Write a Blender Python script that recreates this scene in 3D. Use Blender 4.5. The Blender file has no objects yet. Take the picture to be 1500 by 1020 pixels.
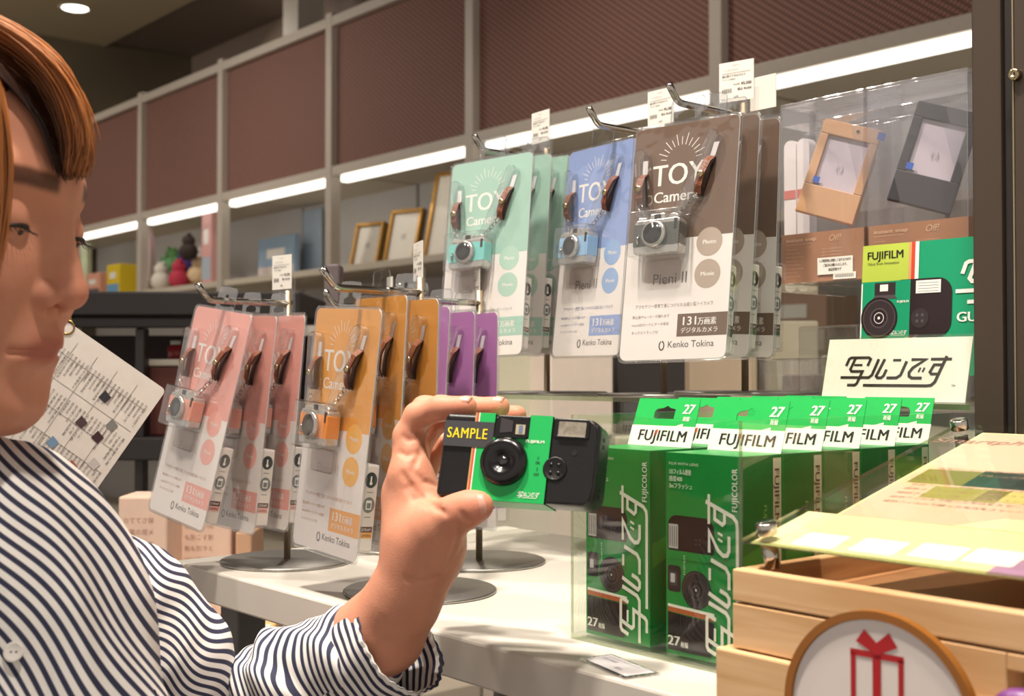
import bpy, bmesh, math, random
import numpy as np
from mathutils import Vector, Matrix
random.seed(7); np.random.seed(7)
SC = bpy.context.scene
COL = SC.collection
# ------------------------------------------------------------------ camera, world, light, exposure
F = 1800.0
AZ = math.radians(139.8); PT = math.atan(37 / F)
_d0 = np.array([math.cos(AZ), math.sin(AZ), 0]); RV = np.array([math.sin(AZ), -math.cos(AZ), 0]); _u = np.array([0, 0, 1.0])
DV = _d0 * math.cos(PT) + _u * math.sin(PT); UV = -_d0 * math.sin(PT) + _u * math.cos(PT)
CP = np.array([0, 0, 0.18])
def ray(px, py): return DV + RV * (px - 750) / F - UV * (py - 510) / F
def wd(px, py, D): return CP + ray(px, py) * D            # world point at a depth along the view
def wy(px, py, Y): q = ray(px, py); return CP + q * (Y / q[1])
def wx(px, py, X): q = ray(px, py); return CP + q * (X / q[0])
def wz(px, py, Z): q = ray(px, py); return CP + q * ((Z - 0.18) / q[2])

cam_data = bpy.data.cameras.new('camera'); cam = bpy.data.objects.new('camera', cam_data); COL.objects.link(cam)
cam_data.sensor_width = 36; cam_data.lens = 36 * F / 1500; cam_data.clip_start = 0.02
cam.matrix_world = Matrix(((RV[0], UV[0], -DV[0], CP[0]), (RV[1], UV[1], -DV[1], CP[1]), (RV[2], UV[2], -DV[2], CP[2]), (0, 0, 0, 1)))
cam_data.dof.use_dof = True; cam_data.dof.focus_distance = 0.93; cam_data.dof.aperture_fstop = 12.0
SC.camera = cam
vs = SC.view_settings; vs.view_transform = 'Standard'; vs.look = 'None'; vs.gamma = 1; vs.use_curve_mapping = False
vs.exposure = -0.28
SC.cycles.transparent_max_bounces = 40
SC.cycles.max_bounces = 8
w = bpy.data.worlds.new('world'); SC.world = w; w.use_nodes = True
w.node_tree.nodes['Background'].inputs[0].default_value = (1.0, 0.90, 0.80, 1); w.node_tree.nodes['Background'].inputs[1].default_value = 0.78

def area(name, loc, size, power, target=None, col=(1, .9, .8), spread=180, shape='DISK'):
    l = bpy.data.lights.new(name, 'AREA'); l.shape = shape; l.size = size; l.energy = power; l.color = col; l.spread = math.radians(spread)
    o = bpy.data.objects.new(name, l); COL.objects.link(o); o.location = loc
    t = Vector(target) if target is not None else Vector((loc[0], loc[1], -2))
    o.rotation_euler = (t - Vector(loc)).to_track_quat('-Z', 'Y').to_euler()
    return o
LW = (1, .90, .78)
area('ceiling_or_fill_spot', (-0.72, 0.08, 1.85), 0.12, 12, (-0.75, 0.55, 0.1), LW, 80)
area('ceiling_or_fill_spot', (-0.12, 0.30, 1.85), 0.12, 7.5, (-0.5, 0.65, 0.05), LW, 80)
area('ceiling_or_fill_spot', (-1.7, 0.15, 1.85), 0.12, 8, (-1.2, 0.6, 0.0), LW, 90)
area('ceiling_or_fill_spot', (-2.6, 1.9, 1.85), 0.2, 6, (-2.2, 1.9, -1), LW, 130)
area('ceiling_or_fill_spot', (-4.6, 1.4, 1.85), 0.2, 9, (-4.6, 2.2, 0), LW, 140)
area('ceiling_or_fill_spot', (-6.6, 3.0, 2.2), 0.2, 7, (-5.8, 3.6, 0), LW, 170)  # added fill lamp, lifts the dark space behind and above the wall shelf
area('ceiling_or_fill_spot', (-6.7, 0.9, 2.2), 0.2, 16, (-7.7, 1.4, 1.2), LW, 160)  # added wash lamp, only there to brighten the left glass wall
area('ceiling_or_fill_spot', (-6.0, 1.0, 1.85), 0.2, 8, (-5.6, 2.2, 0), LW, 140)

# ------------------------------------------------------------------ materials
def lin(c):
    return tuple(((x / 255) / 12.92 if x / 255 <= .04045 else ((x / 255 + .055) / 1.055) ** 2.4) for x in c)
_mats = {}
def mat(name, rgb, rough=.5, metal=0, grain=.06, scale=60, bump=0, spec=.5, emit=0, coat=0, sub=0, stretch=(1, 1, 1)):
    if name in _mats: return _mats[name]
    m = bpy.data.materials.new(name); m.use_nodes = True; nt = m.node_tree; b = nt.nodes['Principled BSDF']
    c = lin(rgb)
    b.inputs['Roughness'].default_value = rough; b.inputs['Metallic'].default_value = metal
    b.inputs['Specular IOR Level'].default_value = spec; b.inputs['Coat Weight'].default_value = coat; b.inputs['Coat Roughness'].default_value = .06
    if sub:
        b.inputs['Subsurface Weight'].default_value = sub; b.inputs['Subsurface Radius'].default_value = (.012, .004, .002); b.inputs['Subsurface Scale'].default_value = 1
    tc = nt.nodes.new('ShaderNodeTexCoord'); mp = nt.nodes.new('ShaderNodeMapping'); n = nt.nodes.new('ShaderNodeTexNoise')
    mp.inputs['Scale'].default_value = stretch
    n.inputs['Scale'].default_value = scale; n.inputs['Detail'].default_value = 3
    nt.links.new(tc.outputs['Object'], mp.inputs[0]); nt.links.new(mp.outputs[0], n.inputs['Vector'])
    mx = nt.nodes.new('ShaderNodeMix'); mx.data_type = 'RGBA'
    mx.inputs[6].default_value = tuple(x * (1 - grain) for x in c) + (1,); mx.inputs[7].default_value = tuple(min(1, x * (1 + grain)) for x in c) + (1,)
    nt.links.new(n.outputs['Fac'], mx.inputs[0]); nt.links.new(mx.outputs[2], b.inputs['Base Color'])
    if bump:
        bp = nt.nodes.new('ShaderNodeBump'); bp.inputs['Strength'].default_value = bump; bp.inputs['Distance'].default_value = .002
        nt.links.new(n.outputs['Fac'], bp.inputs['Height']); nt.links.new(bp.outputs[0], b.inputs['Normal'])
    if emit:
        b.inputs['Emission Color'].default_value = c + (1,); b.inputs['Emission Strength'].default_value = emit
    _mats[name] = m; return m
def clear(name, tint=(255, 255, 255), k=1.0, base=.015, rough=.04, wav=0.0):
    if name in _mats: return _mats[name]
    m = bpy.data.materials.new(name); m.use_nodes = True; nt = m.node_tree; nt.nodes.clear()
    out = nt.nodes.new('ShaderNodeOutputMaterial'); mix = nt.nodes.new('ShaderNodeMixShader'); tr = nt.nodes.new('ShaderNodeBsdfTransparent'); gl = nt.nodes.new('ShaderNodeBsdfGlossy')
    fr = nt.nodes.new('ShaderNodeFresnel'); ge = nt.nodes.new('ShaderNodeNewGeometry'); mi_ = nt.nodes.new('ShaderNodeMath'); mi_.operation = 'MULTIPLY_ADD'
    mi_.inputs[1].default_value = 1 / 1.42 - 1.42; mi_.inputs[2].default_value = 1.42; nt.links.new(ge.outputs['Backfacing'], mi_.inputs[0]); nt.links.new(mi_.outputs[0], fr.inputs[0])   # same thin-sheet reflectance on both faces
    ma = nt.nodes.new('ShaderNodeMath'); ma.operation = 'MULTIPLY_ADD'; ma.inputs[1].default_value = k; ma.inputs[2].default_value = base; ma.use_clamp = True
    tr.inputs[0].default_value = lin(tint) + (1,); gl.inputs['Roughness'].default_value = rough; gl.inputs[0].default_value = (1, 1, 1, 1)
    nt.links.new(fr.outputs[0], ma.inputs[0]); nt.links.new(ma.outputs[0], mix.inputs[0]); nt.links.new(tr.outputs[0], mix.inputs[1]); nt.links.new(gl.outputs[0], mix.inputs[2])
    nt.links.new(mix.outputs[0], out.inputs[0])
    if wav:
        tc = nt.nodes.new('ShaderNodeTexCoord'); n = nt.nodes.new('ShaderNodeTexNoise'); n.inputs['Scale'].default_value = 28; bp = nt.nodes.new('ShaderNodeBump')
        bp.inputs['Strength'].default_value = wav; bp.inputs['Distance'].default_value = .004
        nt.links.new(tc.outputs['Object'], n.inputs['Vector']); nt.links.new(n.outputs['Fac'], bp.inputs['Height']); nt.links.new(bp.outputs[0], gl.inputs['Normal'])
    _mats[name] = m; return m
def wood(name, c1, c2, scale=(3, 40, 40)):
    if name in _mats: return _mats[name]
    m = bpy.data.materials.new(name); m.use_nodes = True; nt = m.node_tree; b = nt.nodes['Principled BSDF']; b.inputs['Roughness'].default_value = .5
    tc = nt.nodes.new('ShaderNodeTexCoord'); mp = nt.nodes.new('ShaderNodeMapping'); mp.inputs['Scale'].default_value = scale
    n = nt.nodes.new('ShaderNodeTexNoise'); n.inputs['Scale'].default_value = 3; n.inputs['Detail'].default_value = 6; n.inputs['Distortion'].default_value = .6
    cr = nt.nodes.new('ShaderNodeValToRGB'); cr.color_ramp.elements[0].color = lin(c1) + (1,); cr.color_ramp.elements[1].color = lin(c2) + (1,)
    cr.color_ramp.elements[0].position = .3; cr.color_ramp.elements[1].position = .7
    nt.links.new(tc.outputs['Object'], mp.inputs[0]); nt.links.new(mp.outputs[0], n.inputs['Vector']); nt.links.new(n.outputs['Fac'], cr.inputs[0]); nt.links.new(cr.outputs[0], b.inputs['Base Color'])
    bp = nt.nodes.new('ShaderNodeBump'); bp.inputs['Strength'].default_value = .15; bp.inputs['Distance'].default_value = .001
    nt.links.new(n.outputs['Fac'], bp.inputs['Height']); nt.links.new(bp.outputs[0], b.inputs['Normal'])
    _mats[name] = m; return m

WHITE = mat('white_print', (238, 234, 228), .5, grain=.01)
BLACKP = mat('black_print', (30, 26, 26), .5, grain=.02)
CHROME = mat('chrome', (190, 186, 178), .16, 1, grain=.03)
STEEL = mat('brushed_steel', (166, 163, 158), .42, 1, grain=.15, scale=90)
CLEAR = clear('clear_plastic', (250, 250, 250), 1.0, .015, .05, .35)
CLEARB = clear('clear_blister', (248, 249, 250), 1.6, .08, .06, .3)
ACRYL = clear('clear_acrylic', (251, 253, 250), 1.0, .01, .02)
ACRED = clear('acrylic_edge', (226, 234, 214), 1.2, .12, .25)
PLATE = clear('menu_plate', (254, 254, 252), .22, .006, .03)

def hazy():
    if 'hazy_plastic' in _mats: return _mats['hazy_plastic']
    m = clear('hazy_plastic', (252, 252, 254), 1.2, .03, .12, .5); nt = m.node_tree; mix = [n for n in nt.nodes if n.type == 'MIX_SHADER'][0]; out = [n for n in nt.nodes if n.type == 'OUTPUT_MATERIAL'][0]
    df_ = nt.nodes.new('ShaderNodeBsdfDiffuse'); df_.inputs[0].default_value = (.8, .8, .84, 1); m2 = nt.nodes.new('ShaderNodeMixShader'); m2.inputs[0].default_value = .055
    nt.links.new(mix.outputs[0], m2.inputs[1]); nt.links.new(df_.outputs[0], m2.inputs[2]); nt.links.new(m2.outputs[0], out.inputs[0]); return m
# ------------------------------------------------------------------ mesh builder
class MB:
    def __init__(s): s.v = []; s.f = []; s.m = []; s.mats = []; s.sm = []
    def mi(s, m):
        if m not in s.mats: s.mats.append(m)
        return s.mats.index(m)
    def add(s, vs, fs, m, smooth=False, M=None):
        o = len(s.v)
        if M is not None: vs = [tuple(M @ Vector(p)) for p in vs]
        s.v += [tuple(float(q) for q in p) for p in vs]; i = s.mi(m)
        for f in fs: s.f.append(tuple(int(k) + o for k in f)); s.m.append(i); s.sm.append(smooth)
        return s
    def box(s, c, sz, m, M=None):
        x, y, z = c; a, b, d = sz[0] / 2, sz[1] / 2, sz[2] / 2
        vs = [(x + i * a, y + j * b, z + k * d) for k in (-1, 1) for j in (-1, 1) for i in (-1, 1)]
        return s.add(vs, [(0, 2, 3, 1), (4, 5, 7, 6), (0, 1, 5, 4), (2, 6, 7, 3), (0, 4, 6, 2), (1, 3, 7, 5)], m, False, M)
    def lo(s, a, b, m, M=None):
        return s.box([(a[i] + b[i]) / 2 for i in range(3)], [abs(b[i] - a[i]) for i in range(3)], m, M)
    def prism(s, poly, h0, h1, m, mp=None, M=None, smooth=False):
        # poly 2-D (x,y); mp maps (x,y,h) to local space
        mp = mp or (lambda x, y, h: (x, y, h)); n = len(poly)
        vs = [mp(x, y, h0) for x, y in poly] + [mp(x, y, h1) for x, y in poly]
        fs = [tuple(range(n))[::-1], tuple(range(n, 2 * n))]
        s.add(vs, fs, m, False, M); o = len(s.v) - 2 * n; i = s.mi(m)
        for k in range(n):
            s.f.append((o + k, o + (k + 1) % n, o + n + (k + 1) % n, o + n + k)); s.m.append(i); s.sm.append(smooth)
        return s
    def lathe(s, prof, m, n=24, M=None, smooth=True, cap=True):
        vs = []; fs = []
        for r, z in prof:
            for k in range(n): a = 2 * math.pi * k / n; vs.append((r * math.cos(a), r * math.sin(a), z))
        for j in range(len(prof) - 1):
            for k in range(n): fs.append((j * n + k, j * n + (k + 1) % n, (j + 1) * n + (k + 1) % n, (j + 1) * n + k))
        if cap: fs.append(tuple(range(n))[::-1]); fs.append(tuple(range((len(prof) - 1) * n, len(prof) * n)))
        return s.add(vs, fs, m, smooth, M)
    def tube(s, pts, r, m, n=8, M=None, closed=False):
        pts = [Vector(p) for p in pts]; N = len(pts); vs = []; fs = []
        rr = r if hasattr(r, '__len__') else [r] * N
        up = Vector((0, 0, 1)); prev = None
        for i, p in enumerate(pts):
            t = ((pts[(i + 1) % N] - pts[i - 1]) if closed else (pts[min(i + 1, N - 1)] - pts[max(i - 1, 0)])).normalized()
            if prev is None:
                a = t.cross(up)
                if a.length < .1: a = t.cross(Vector((1, 0, 0)))
                a.normalize()
            else:
                a = prev - t * prev.dot(t); a.normalize()
            prev = a; b = t.cross(a)
            for k in range(n): q = 2 * math.pi * k / n; vs.append(p + (a * math.cos(q) + b * math.sin(q)) * rr[i])
        for i in range(N if closed else N - 1):
            j = (i + 1) % N
            for k in range(n): fs.append((i * n + k, i * n + (k + 1) % n, j * n + (k + 1) % n, j * n + k))
        if not closed: fs.append(tuple(range(n))[::-1]); fs.append(tuple(range((N - 1) * n, N * n)))
        return s.add(vs, fs, m, True, M)
    def ell(s, c, r, m, n=16, M=None):
        vs = []; fs = []; h = n // 2
        for j in range(h + 1):
            t = math.pi * j / h
            for k in range(n): a = 2 * math.pi * k / n; vs.append((c[0] + r[0] * math.sin(t) * math.cos(a), c[1] + r[1] * math.sin(t) * math.sin(a), c[2] + r[2] * math.cos(t)))
        for j in range(h):
            for k in range(n): fs.append((j * n + k, (j + 1) * n + k, (j + 1) * n + (k + 1) % n, j * n + (k + 1) % n))
        return s.add(vs, fs, m, True, M)
    def build(s, name, parent=None, bevel=0, seg=2, label=None):
        me = bpy.data.meshes.new(name); me.from_pydata(s.v, [], s.f)
        for m in s.mats: me.materials.append(m)
        me.polygons.foreach_set('material_index', s.m); me.polygons.foreach_set('use_smooth', s.sm); me.update()
        o = bpy.data.objects.new(name, me); COL.objects.link(o)
        if parent is not None: o.parent = parent
        if bevel:
            b = o.modifiers.new('bevel', 'BEVEL'); b.width = bevel; b.segments = seg; b.limit_method = 'ANGLE'; b.angle_limit = math.radians(40)
        if label: o['label'] = label
        return o
def rrect(x0, y0, x1, y1, r, n=5):
    out = []
    for cx, cy, a0 in ((x1 - r, y1 - r, 0), (x0 + r, y1 - r, 90), (x0 + r, y0 + r, 180), (x1 - r, y0 + r, 270)):
        for k in range(n + 1): a = math.radians(a0 + 90 * k / n); out.append((cx + r * math.cos(a), cy + r * math.sin(a)))
    return out
def disc(cx, cy, r, n=28, ry=None):
    ry = ry or r
    return [(cx + r * math.cos(2 * math.pi * k / n), cy + ry * math.sin(2 * math.pi * k / n)) for k in range(n)]
def thing(name, label, cat, loc=(0, 0, 0), rot=(0, 0, 0), group=None):
    o = bpy.data.objects.new(name, None); COL.objects.link(o); o.location = loc; o.rotation_euler = rot; o.empty_display_size = .02
    return tag(o, label, cat, group)
def tag(o, label, cat, group=None, kind=None):
    o['label'] = label; o['category'] = cat
    if group: o['group'] = group
    if kind: o['kind'] = kind
    return o
def struct(o): o['kind'] = 'structure'; return o
def kids(o): return [c for c in bpy.data.objects if c.parent == o]
def copy_tree(o, parent=None, kd=None):
    c = o.copy(); COL.objects.link(c); c.parent = parent
    for k in kids(o): copy_tree(k, c)
    return c
# ------------------------------------------------------------------ text as flat mesh
_tc = bpy.data.curves.new('lettering', 'FONT'); _to = bpy.data.objects.new('lettering', _tc); COL.objects.link(_to)
_tcache = {}
def glyphs(s, bold=0, shear=0, sp=1.0):
    k = (s, bold, shear, sp)
    if k not in _tcache:
        _tc.body = s; _tc.size = 1; _tc.offset = bold; _tc.shear = shear; _tc.space_character = sp; _tc.resolution_u = 3
        bpy.context.view_layer.update()
        me = bpy.data.meshes.new_from_object(_to.evaluated_get(bpy.context.evaluated_depsgraph_get()))
        v = np.array([(p.co.x, p.co.y) for p in me.vertices]) if len(me.vertices) else np.zeros((1, 2)); f = [tuple(p.vertices) for p in me.polygons]
        bpy.data.meshes.remove(me); _tcache[k] = (v, f)
    return _tcache[k]
def text(mb, s, x, y, h, m, mp, hh=.0002, width=None, bold=0, shear=0, rot=0, align='l', sp=1.0):
    """cap height h; (x,y) baseline start; mp maps (x,y,height) to local space"""
    bd = bold * 1.6; v, f = glyphs(s, 0, shear, sp); k = h / .73
    q = v * k
    W = q[:, 0].max() - min(0, q[:, 0].min())
    if width: q = q * np.array([width / max(W, 1e-6), 1]); W = width
    if align == 'c': q[:, 0] -= W / 2
    if align == 'r': q[:, 0] -= W
    c, n = math.cos(math.radians(rot)), math.sin(math.radians(rot))
    for i, o in enumerate((0, 1, -1) if bd else (0,)):
        mb.add([mp(x + (a + o * bd * h) * c - b * n, y + (a + o * bd * h) * n + b * c, hh + i * 3e-6) for a, b in q], f, m)
def stroke(pts, t, ty=None):
    """thick polyline -> list of quads polygons in 2-D"""
    out = []; P = [np.array(p, float) for p in pts]; L = []; R = []
    for i, p in enumerate(P):
        a = P[i] - P[i - 1] if i else P[1] - P[0]; b = P[i + 1] - P[i] if i < len(P) - 1 else a
        a = a / np.linalg.norm(a); b = b / np.linalg.norm(b); na = np.array([-a[1], a[0]]); nb = np.array([-b[1], b[0]])
        n = na + nb; n = n / np.linalg.norm(n); n = n / max(.45, n @ na)
        L.append(p + n * t / 2); R.append(p - n * t / 2)
    for i in range(len(P) - 1): out.append([L[i], L[i + 1], R[i + 1], R[i]])
    return out
_LS = [([(272, 332), (292, 268), (310, 257), (470, 257), (488, 272), (468, 332)], 24), ([(350, 262), (315, 362), (330, 382), (428, 382), (392, 490), (375, 507), (305, 507)], 24),
       ([(345, 324), (420, 324)], 18), ([(235, 438), (490, 438), (518, 415), (560, 272)], 24), ([(614, 272), (556, 425), (572, 440), (602, 440), (622, 420), (640, 365)], 24),
       ([(688, 282), (757, 282)], 20), ([(650, 440), (735, 440), (768, 415), (806, 292)], 24), ([(845, 278), (965, 278), (865, 350), (838, 392), (842, 425), (868, 441), (950, 441)], 24),
       ([(930, 350), (916, 388)], 14), ([(964, 350), (950, 388)], 14), ([(1008, 276), (1178, 276)], 22), ([(1135, 250), (1062, 475), (1035, 503), (1000, 508), (450, 508)], 24),
       ([(1106, 325), (1040, 325), (1012, 388), (1026, 405), (1085, 405)], 22)]
def logo(mb, x, y, w, m, mp, hh=.0003, rot=0):
    """the swept five-sign logotype; (x,y) lower left, w length"""
    k = w / 945; ky = k * .885; c, n = math.cos(math.radians(rot)), math.sin(math.radians(rot))
    for i, (pts, t) in enumerate(_LS):
        for q in stroke(pts, t):
            z = [((a - 235) * k, (520 - b) * ky) for a, b in q]
            mb.add([mp(x + a * c - b * n, y + a * n + b * c, hh + i * 4e-6) for a, b in z], [(0, 1, 2, 3)], m)
def poly(mb, pts, m, mp, hh=.0001): mb.add([mp(a, b, hh) for a, b in pts], [tuple(range(len(pts)))], m)
def rect(mb, x0, y0, x1, y1, m, mp, hh=.0001): poly(mb, [(x0, y0), (x1, y0), (x1, y1), (x0, y1)], m, mp, hh)
FRONT = lambda x, y, h: (x, -h, y)          # artwork on a face looking towards -Y
def lines(mb, x, y, w, n, gap, h, m, mp, hh=.0002, rot=0, seed=1):
    rnd = random.Random(seed)
    for i in range(n):
        s = ''.join(rnd.choice('この商品はとても小さいカメラ写真を撮影できます電池別売保存用') for _ in range(int(w / (h * 1.45))))
        a = math.radians(rot)
        text(mb, s, x + math.sin(a) * i * gap, y - math.cos(a) * i * gap, h, m, mp, hh, rot=rot)
# ------------------------------------------------------------------ implicit surfaces
def sdf_mesh(f, lo, hi, h, c=6, slack=1.25):
    lo = np.array(lo, float); hi = np.array(hi, float); H = h * c
    nb = np.ceil((hi - lo) / H).astype(int)
    g = np.stack(np.meshgrid(*[np.arange(n) for n in nb], indexing='ij'), -1).reshape(-1, 3)
    d = np.concatenate([f(lo + (q + .5) * H) for q in np.array_split(g, max(1, len(g) // 200000))])
    g = g[np.abs(d) < H * .87 * slack]
    loc = np.stack(np.meshgrid(*[np.arange(c + 1)] * 3, indexing='ij'), -1).reshape(-1, 3)
    NN = nb * c + 3
    key = lambda p: (p[..., 0] * NN[1] + p[..., 1]) * NN[2] + p[..., 2]
    VK = []; VP = []; Q = []
    corners = np.array([(i, j, k) for i in (0, 1) for j in (0, 1) for k in (0, 1)])
    edges = [(a, b) for a in range(8) for b in range(a + 1, 8) if np.abs(corners[a] - corners[b]).sum() == 1]
    for gg in np.array_split(g, max(1, len(g) // 1500)):
        P = gg[:, None, :] * c + loc[None]; V = f((lo + P.reshape(-1, 3) * h)).reshape(len(gg), c + 1, c + 1, c + 1)
        cv = np.stack([V[:, i:c + i, j:c + j, k:c + k] for i, j, k in corners], -1); s = cv < 0
        idx = np.argwhere(s.any(-1) & ~s.all(-1)); cc = cv[tuple(idx.T)]
        acc = np.zeros((len(idx), 3)); cnt = np.zeros(len(idx))
        for a, b in edges:
            va, vb = cc[:, a], cc[:, b]; on = (va < 0) != (vb < 0); t = np.where(on, va / np.where(on, va - vb, 1), 0)
            p = corners[a] + (corners[b] - corners[a]) * t[:, None]; acc += p * on[:, None]; cnt += on
        base = gg[idx[:, 0]] * c + idx[:, 1:]
        VK.append(key(base)); VP.append(lo + (base + acc / cnt[:, None]) * h)
        for ax in range(3):
            sl = [slice(0, c)] * 3; s2 = list(sl); s2[ax] = slice(1, c + 1)
            A = V[(slice(None),) + tuple(sl)]; B = V[(slice(None),) + tuple(s2)]; e = np.argwhere((A < 0) != (B < 0))
            if not len(e): continue
            inn = A[tuple(e.T)] < 0; p = gg[e[:, 0]] * c + e[:, 1:]
            u, v = (ax + 1) % 3, (ax + 2) % 3; du = np.zeros(3, int); du[u] = 1; dv = np.zeros(3, int); dv[v] = 1
            q = np.stack([key(p - du - dv), key(p - dv), key(p), key(p - du)], 1); q[~inn] = q[~inn][:, ::-1]; Q.append(q)
    VK = np.concatenate(VK); VP = np.concatenate(VP); Q = np.concatenate(Q); o = np.argsort(VK); VK = VK[o]; VP = VP[o]
    i = np.clip(np.searchsorted(VK, Q), 0, len(VK) - 1); ok = (VK[i] == Q).all(1)
    return VP, i[ok]
def np_obj(name, V, Qd, mats, parent=None, attrs=None, mi=None):
    me = bpy.data.meshes.new(name); me.vertices.add(len(V)); me.vertices.foreach_set('co', V.astype(np.float32).ravel())
    me.loops.add(Qd.size); me.loops.foreach_set('vertex_index', Qd.astype(np.int32).ravel()); me.polygons.add(len(Qd))
    me.polygons.foreach_set('loop_start', np.arange(0, Qd.size, 4, dtype=np.int32))
    for m in mats: me.materials.append(m)
    me.update(calc_edges=True); me.polygons.foreach_set('use_smooth', np.ones(len(Qd), bool))
    for k, (v, typ) in (attrs or {}).items():
        a = me.attributes.new(k, typ, 'POINT'); a.data.foreach_set('value' if typ == 'FLOAT' else 'color', v.astype(np.float32).ravel())
    me.validate(); o = bpy.data.objects.new(name, me); COL.objects.link(o); o.parent = parent
    return o
def cap(p, a, b, ra, rb):
    a = np.asarray(a, float); b = np.asarray(b, float); ab = b - a; t = np.clip(((p - a) @ ab) / max(ab @ ab, 1e-12), 0, 1)
    return np.linalg.norm(p - a - t[:, None] * ab, axis=1) - (ra + (rb - ra) * t)
def eld(p, c, r):
    q = (p - np.asarray(c)) / np.asarray(r); k = np.linalg.norm(q, axis=1); k2 = np.linalg.norm(q / np.asarray(r), axis=1)
    return k * (k - 1) / np.maximum(k2, 1e-9)
def smin(a, b, k):
    h = np.clip(.5 + .5 * (b - a) / k, 0, 1); return b * (1 - h) + a * h - k * h * (1 - h)
def smax(a, b, k): return -smin(-a, -b, k)
# ================================================================== the setting
FZ = -1.24; CZ = 2.33
b = MB(); b.lo((-7.8, -2.6, FZ - .1), (2.6, 4.6, FZ), mat('floor_tile', (150, 140, 128), .4, bump=.1, scale=6)); struct(b.build('floor'))
b = MB(); b.lo((-7.8, -2.6, CZ), (2.6, 4.6, CZ + .1), mat('dark_ceiling', (138, 124, 114), .7)); struct(b.build('ceiling'))
b = MB(); b.lo((-7.75, -1.5, CZ - .03), (-6.3, 3.1, CZ - .001), mat('cream_ceiling', (205, 190, 158), .8)); struct(b.build('trim_1'))
b = MB(); b.lo((-7.8, 4.5, FZ), (2.6, 4.6, CZ), mat('dark_wall', (112, 104, 100), .6)); struct(b.build('wall_back'))
b = MB(); b.lo((-7.85, -2.6, FZ), (-7.75, 4.6, CZ), mat('bronze_glass_wall', (120, 110, 92), .16, .35, grain=.1, scale=2)); wl = struct(b.build('wall_left'))
for y in (0.2, 1.4, 2.6, 3.8):
    b = MB(); b.lo((-7.75, y - .012, FZ), (-7.735, y + .012, CZ - .05), mat('wall_joint', (120, 112, 98), .5)); b.build('joint', wl)
for i, (px, py) in enumerate(((110, 12), (70, -22))):
    p = wz(px, py, CZ - .03)
    t = thing('ceiling_downlight', ('round recessed downlight in the cream ceiling at upper left', 'round recessed downlight in the cream ceiling just above the frame, reflected in the glass wall')[i], 'light', (p[0], p[1], CZ - .03))
    b = MB(); b.lathe([(.075, 0), (.085, -.006), (.095, 0), (.095, .004), (.06, .004)], mat('light_trim', (235, 230, 220), .4), 20, cap=False); b.build('trim_ring', t)
    b = MB(); b.lathe([(.0, -.004), (.072, -.002)], mat('lamp_glow', (255, 250, 240), .5, emit=9), 20, cap=False); b.build('diffuser', t)
for px, nm in ((219, 'pale square column beyond the left end of the wall shelf'), (444, 'pale square column rising behind the middle of the wall shelf')):
    p = wy(px, 100, 3.45)
    b = MB(); b.lo((p[0] - .08, 3.37, FZ), (p[0] + .08, 3.53, CZ), mat('column_paint', (206, 196, 182), .6)); o = b.build('column'); tag(o, nm, 'column', kind='structure')
# ceiling beam of darker tone crossing at upper middle
b = MB(); b.lo((-7.75, 3.7, 1.75), (2.6, 4.0, CZ), mat('dark_beam', (150, 132, 118), .6)); struct(b.build('trim_2'))

# ---- long wall shelf with mesh fronts
YW = 2.57
GM = mat('shelf_paint', (196, 186, 174), .45); CR = mat('cream_board', (206, 196, 178), .55)
ws = thing('wall_shelf', 'long wall shelf unit with pink-brown mesh panels above glowing light strips', 'shelf', (-4, YW, FZ))
def wpart(mb, nm, **k): o = mb.build(nm, None, **k); o.parent = ws; o.matrix_parent_inverse = Matrix.Translation((4, -YW, -FZ)); return o
posts = [-7.6, -6.85, -5.944, -5.068, -4.145, -3.251, -2.173, -1.05, .1]
def meshmat(name, c1, c2):
    m = bpy.data.materials.new(name); m.use_nodes = True; nt = m.node_tree; bs = nt.nodes['Principled BSDF']; bs.inputs['Roughness'].default_value = .7
    tc = nt.nodes.new('ShaderNodeTexCoord'); fac = None
    for r in (.62, -.62):
        mp = nt.nodes.new('ShaderNodeMapping'); mp.inputs['Rotation'].default_value = (0, r, 0)
        wv = nt.nodes.new('ShaderNodeTexWave'); wv.bands_direction = 'Z'; wv.inputs['Scale'].default_value = 30 if r > 0 else 20
        nt.links.new(tc.outputs['Object'], mp.inputs[0]); nt.links.new(mp.outputs[0], wv.inputs['Vector'])
        if fac is None: fac = wv.outputs['Fac']
        else:
            mu = nt.nodes.new('ShaderNodeMath'); mu.operation = 'MULTIPLY'; nt.links.new(fac, mu.inputs[0]); nt.links.new(wv.outputs['Fac'], mu.inputs[1]); fac = mu.outputs[0]
    cr = nt.nodes.new('ShaderNodeValToRGB'); cr.color_ramp.elements[0].color = lin(c2) + (1,); cr.color_ramp.elements[1].color = lin(c1) + (1,)
    cr.color_ramp.elements[0].position = .15; cr.color_ramp.elements[1].position = .5
    nt.links.new(fac, cr.inputs[0]); nt.links.new(cr.outputs[0], bs.inputs['Base Color']); return m
MESHM = meshmat('mesh_panel_paint', (164, 118, 104), (104, 70, 62))
EMI = mat('strip_light_glow', (255, 250, 238), .5, emit=2.6)
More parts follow.
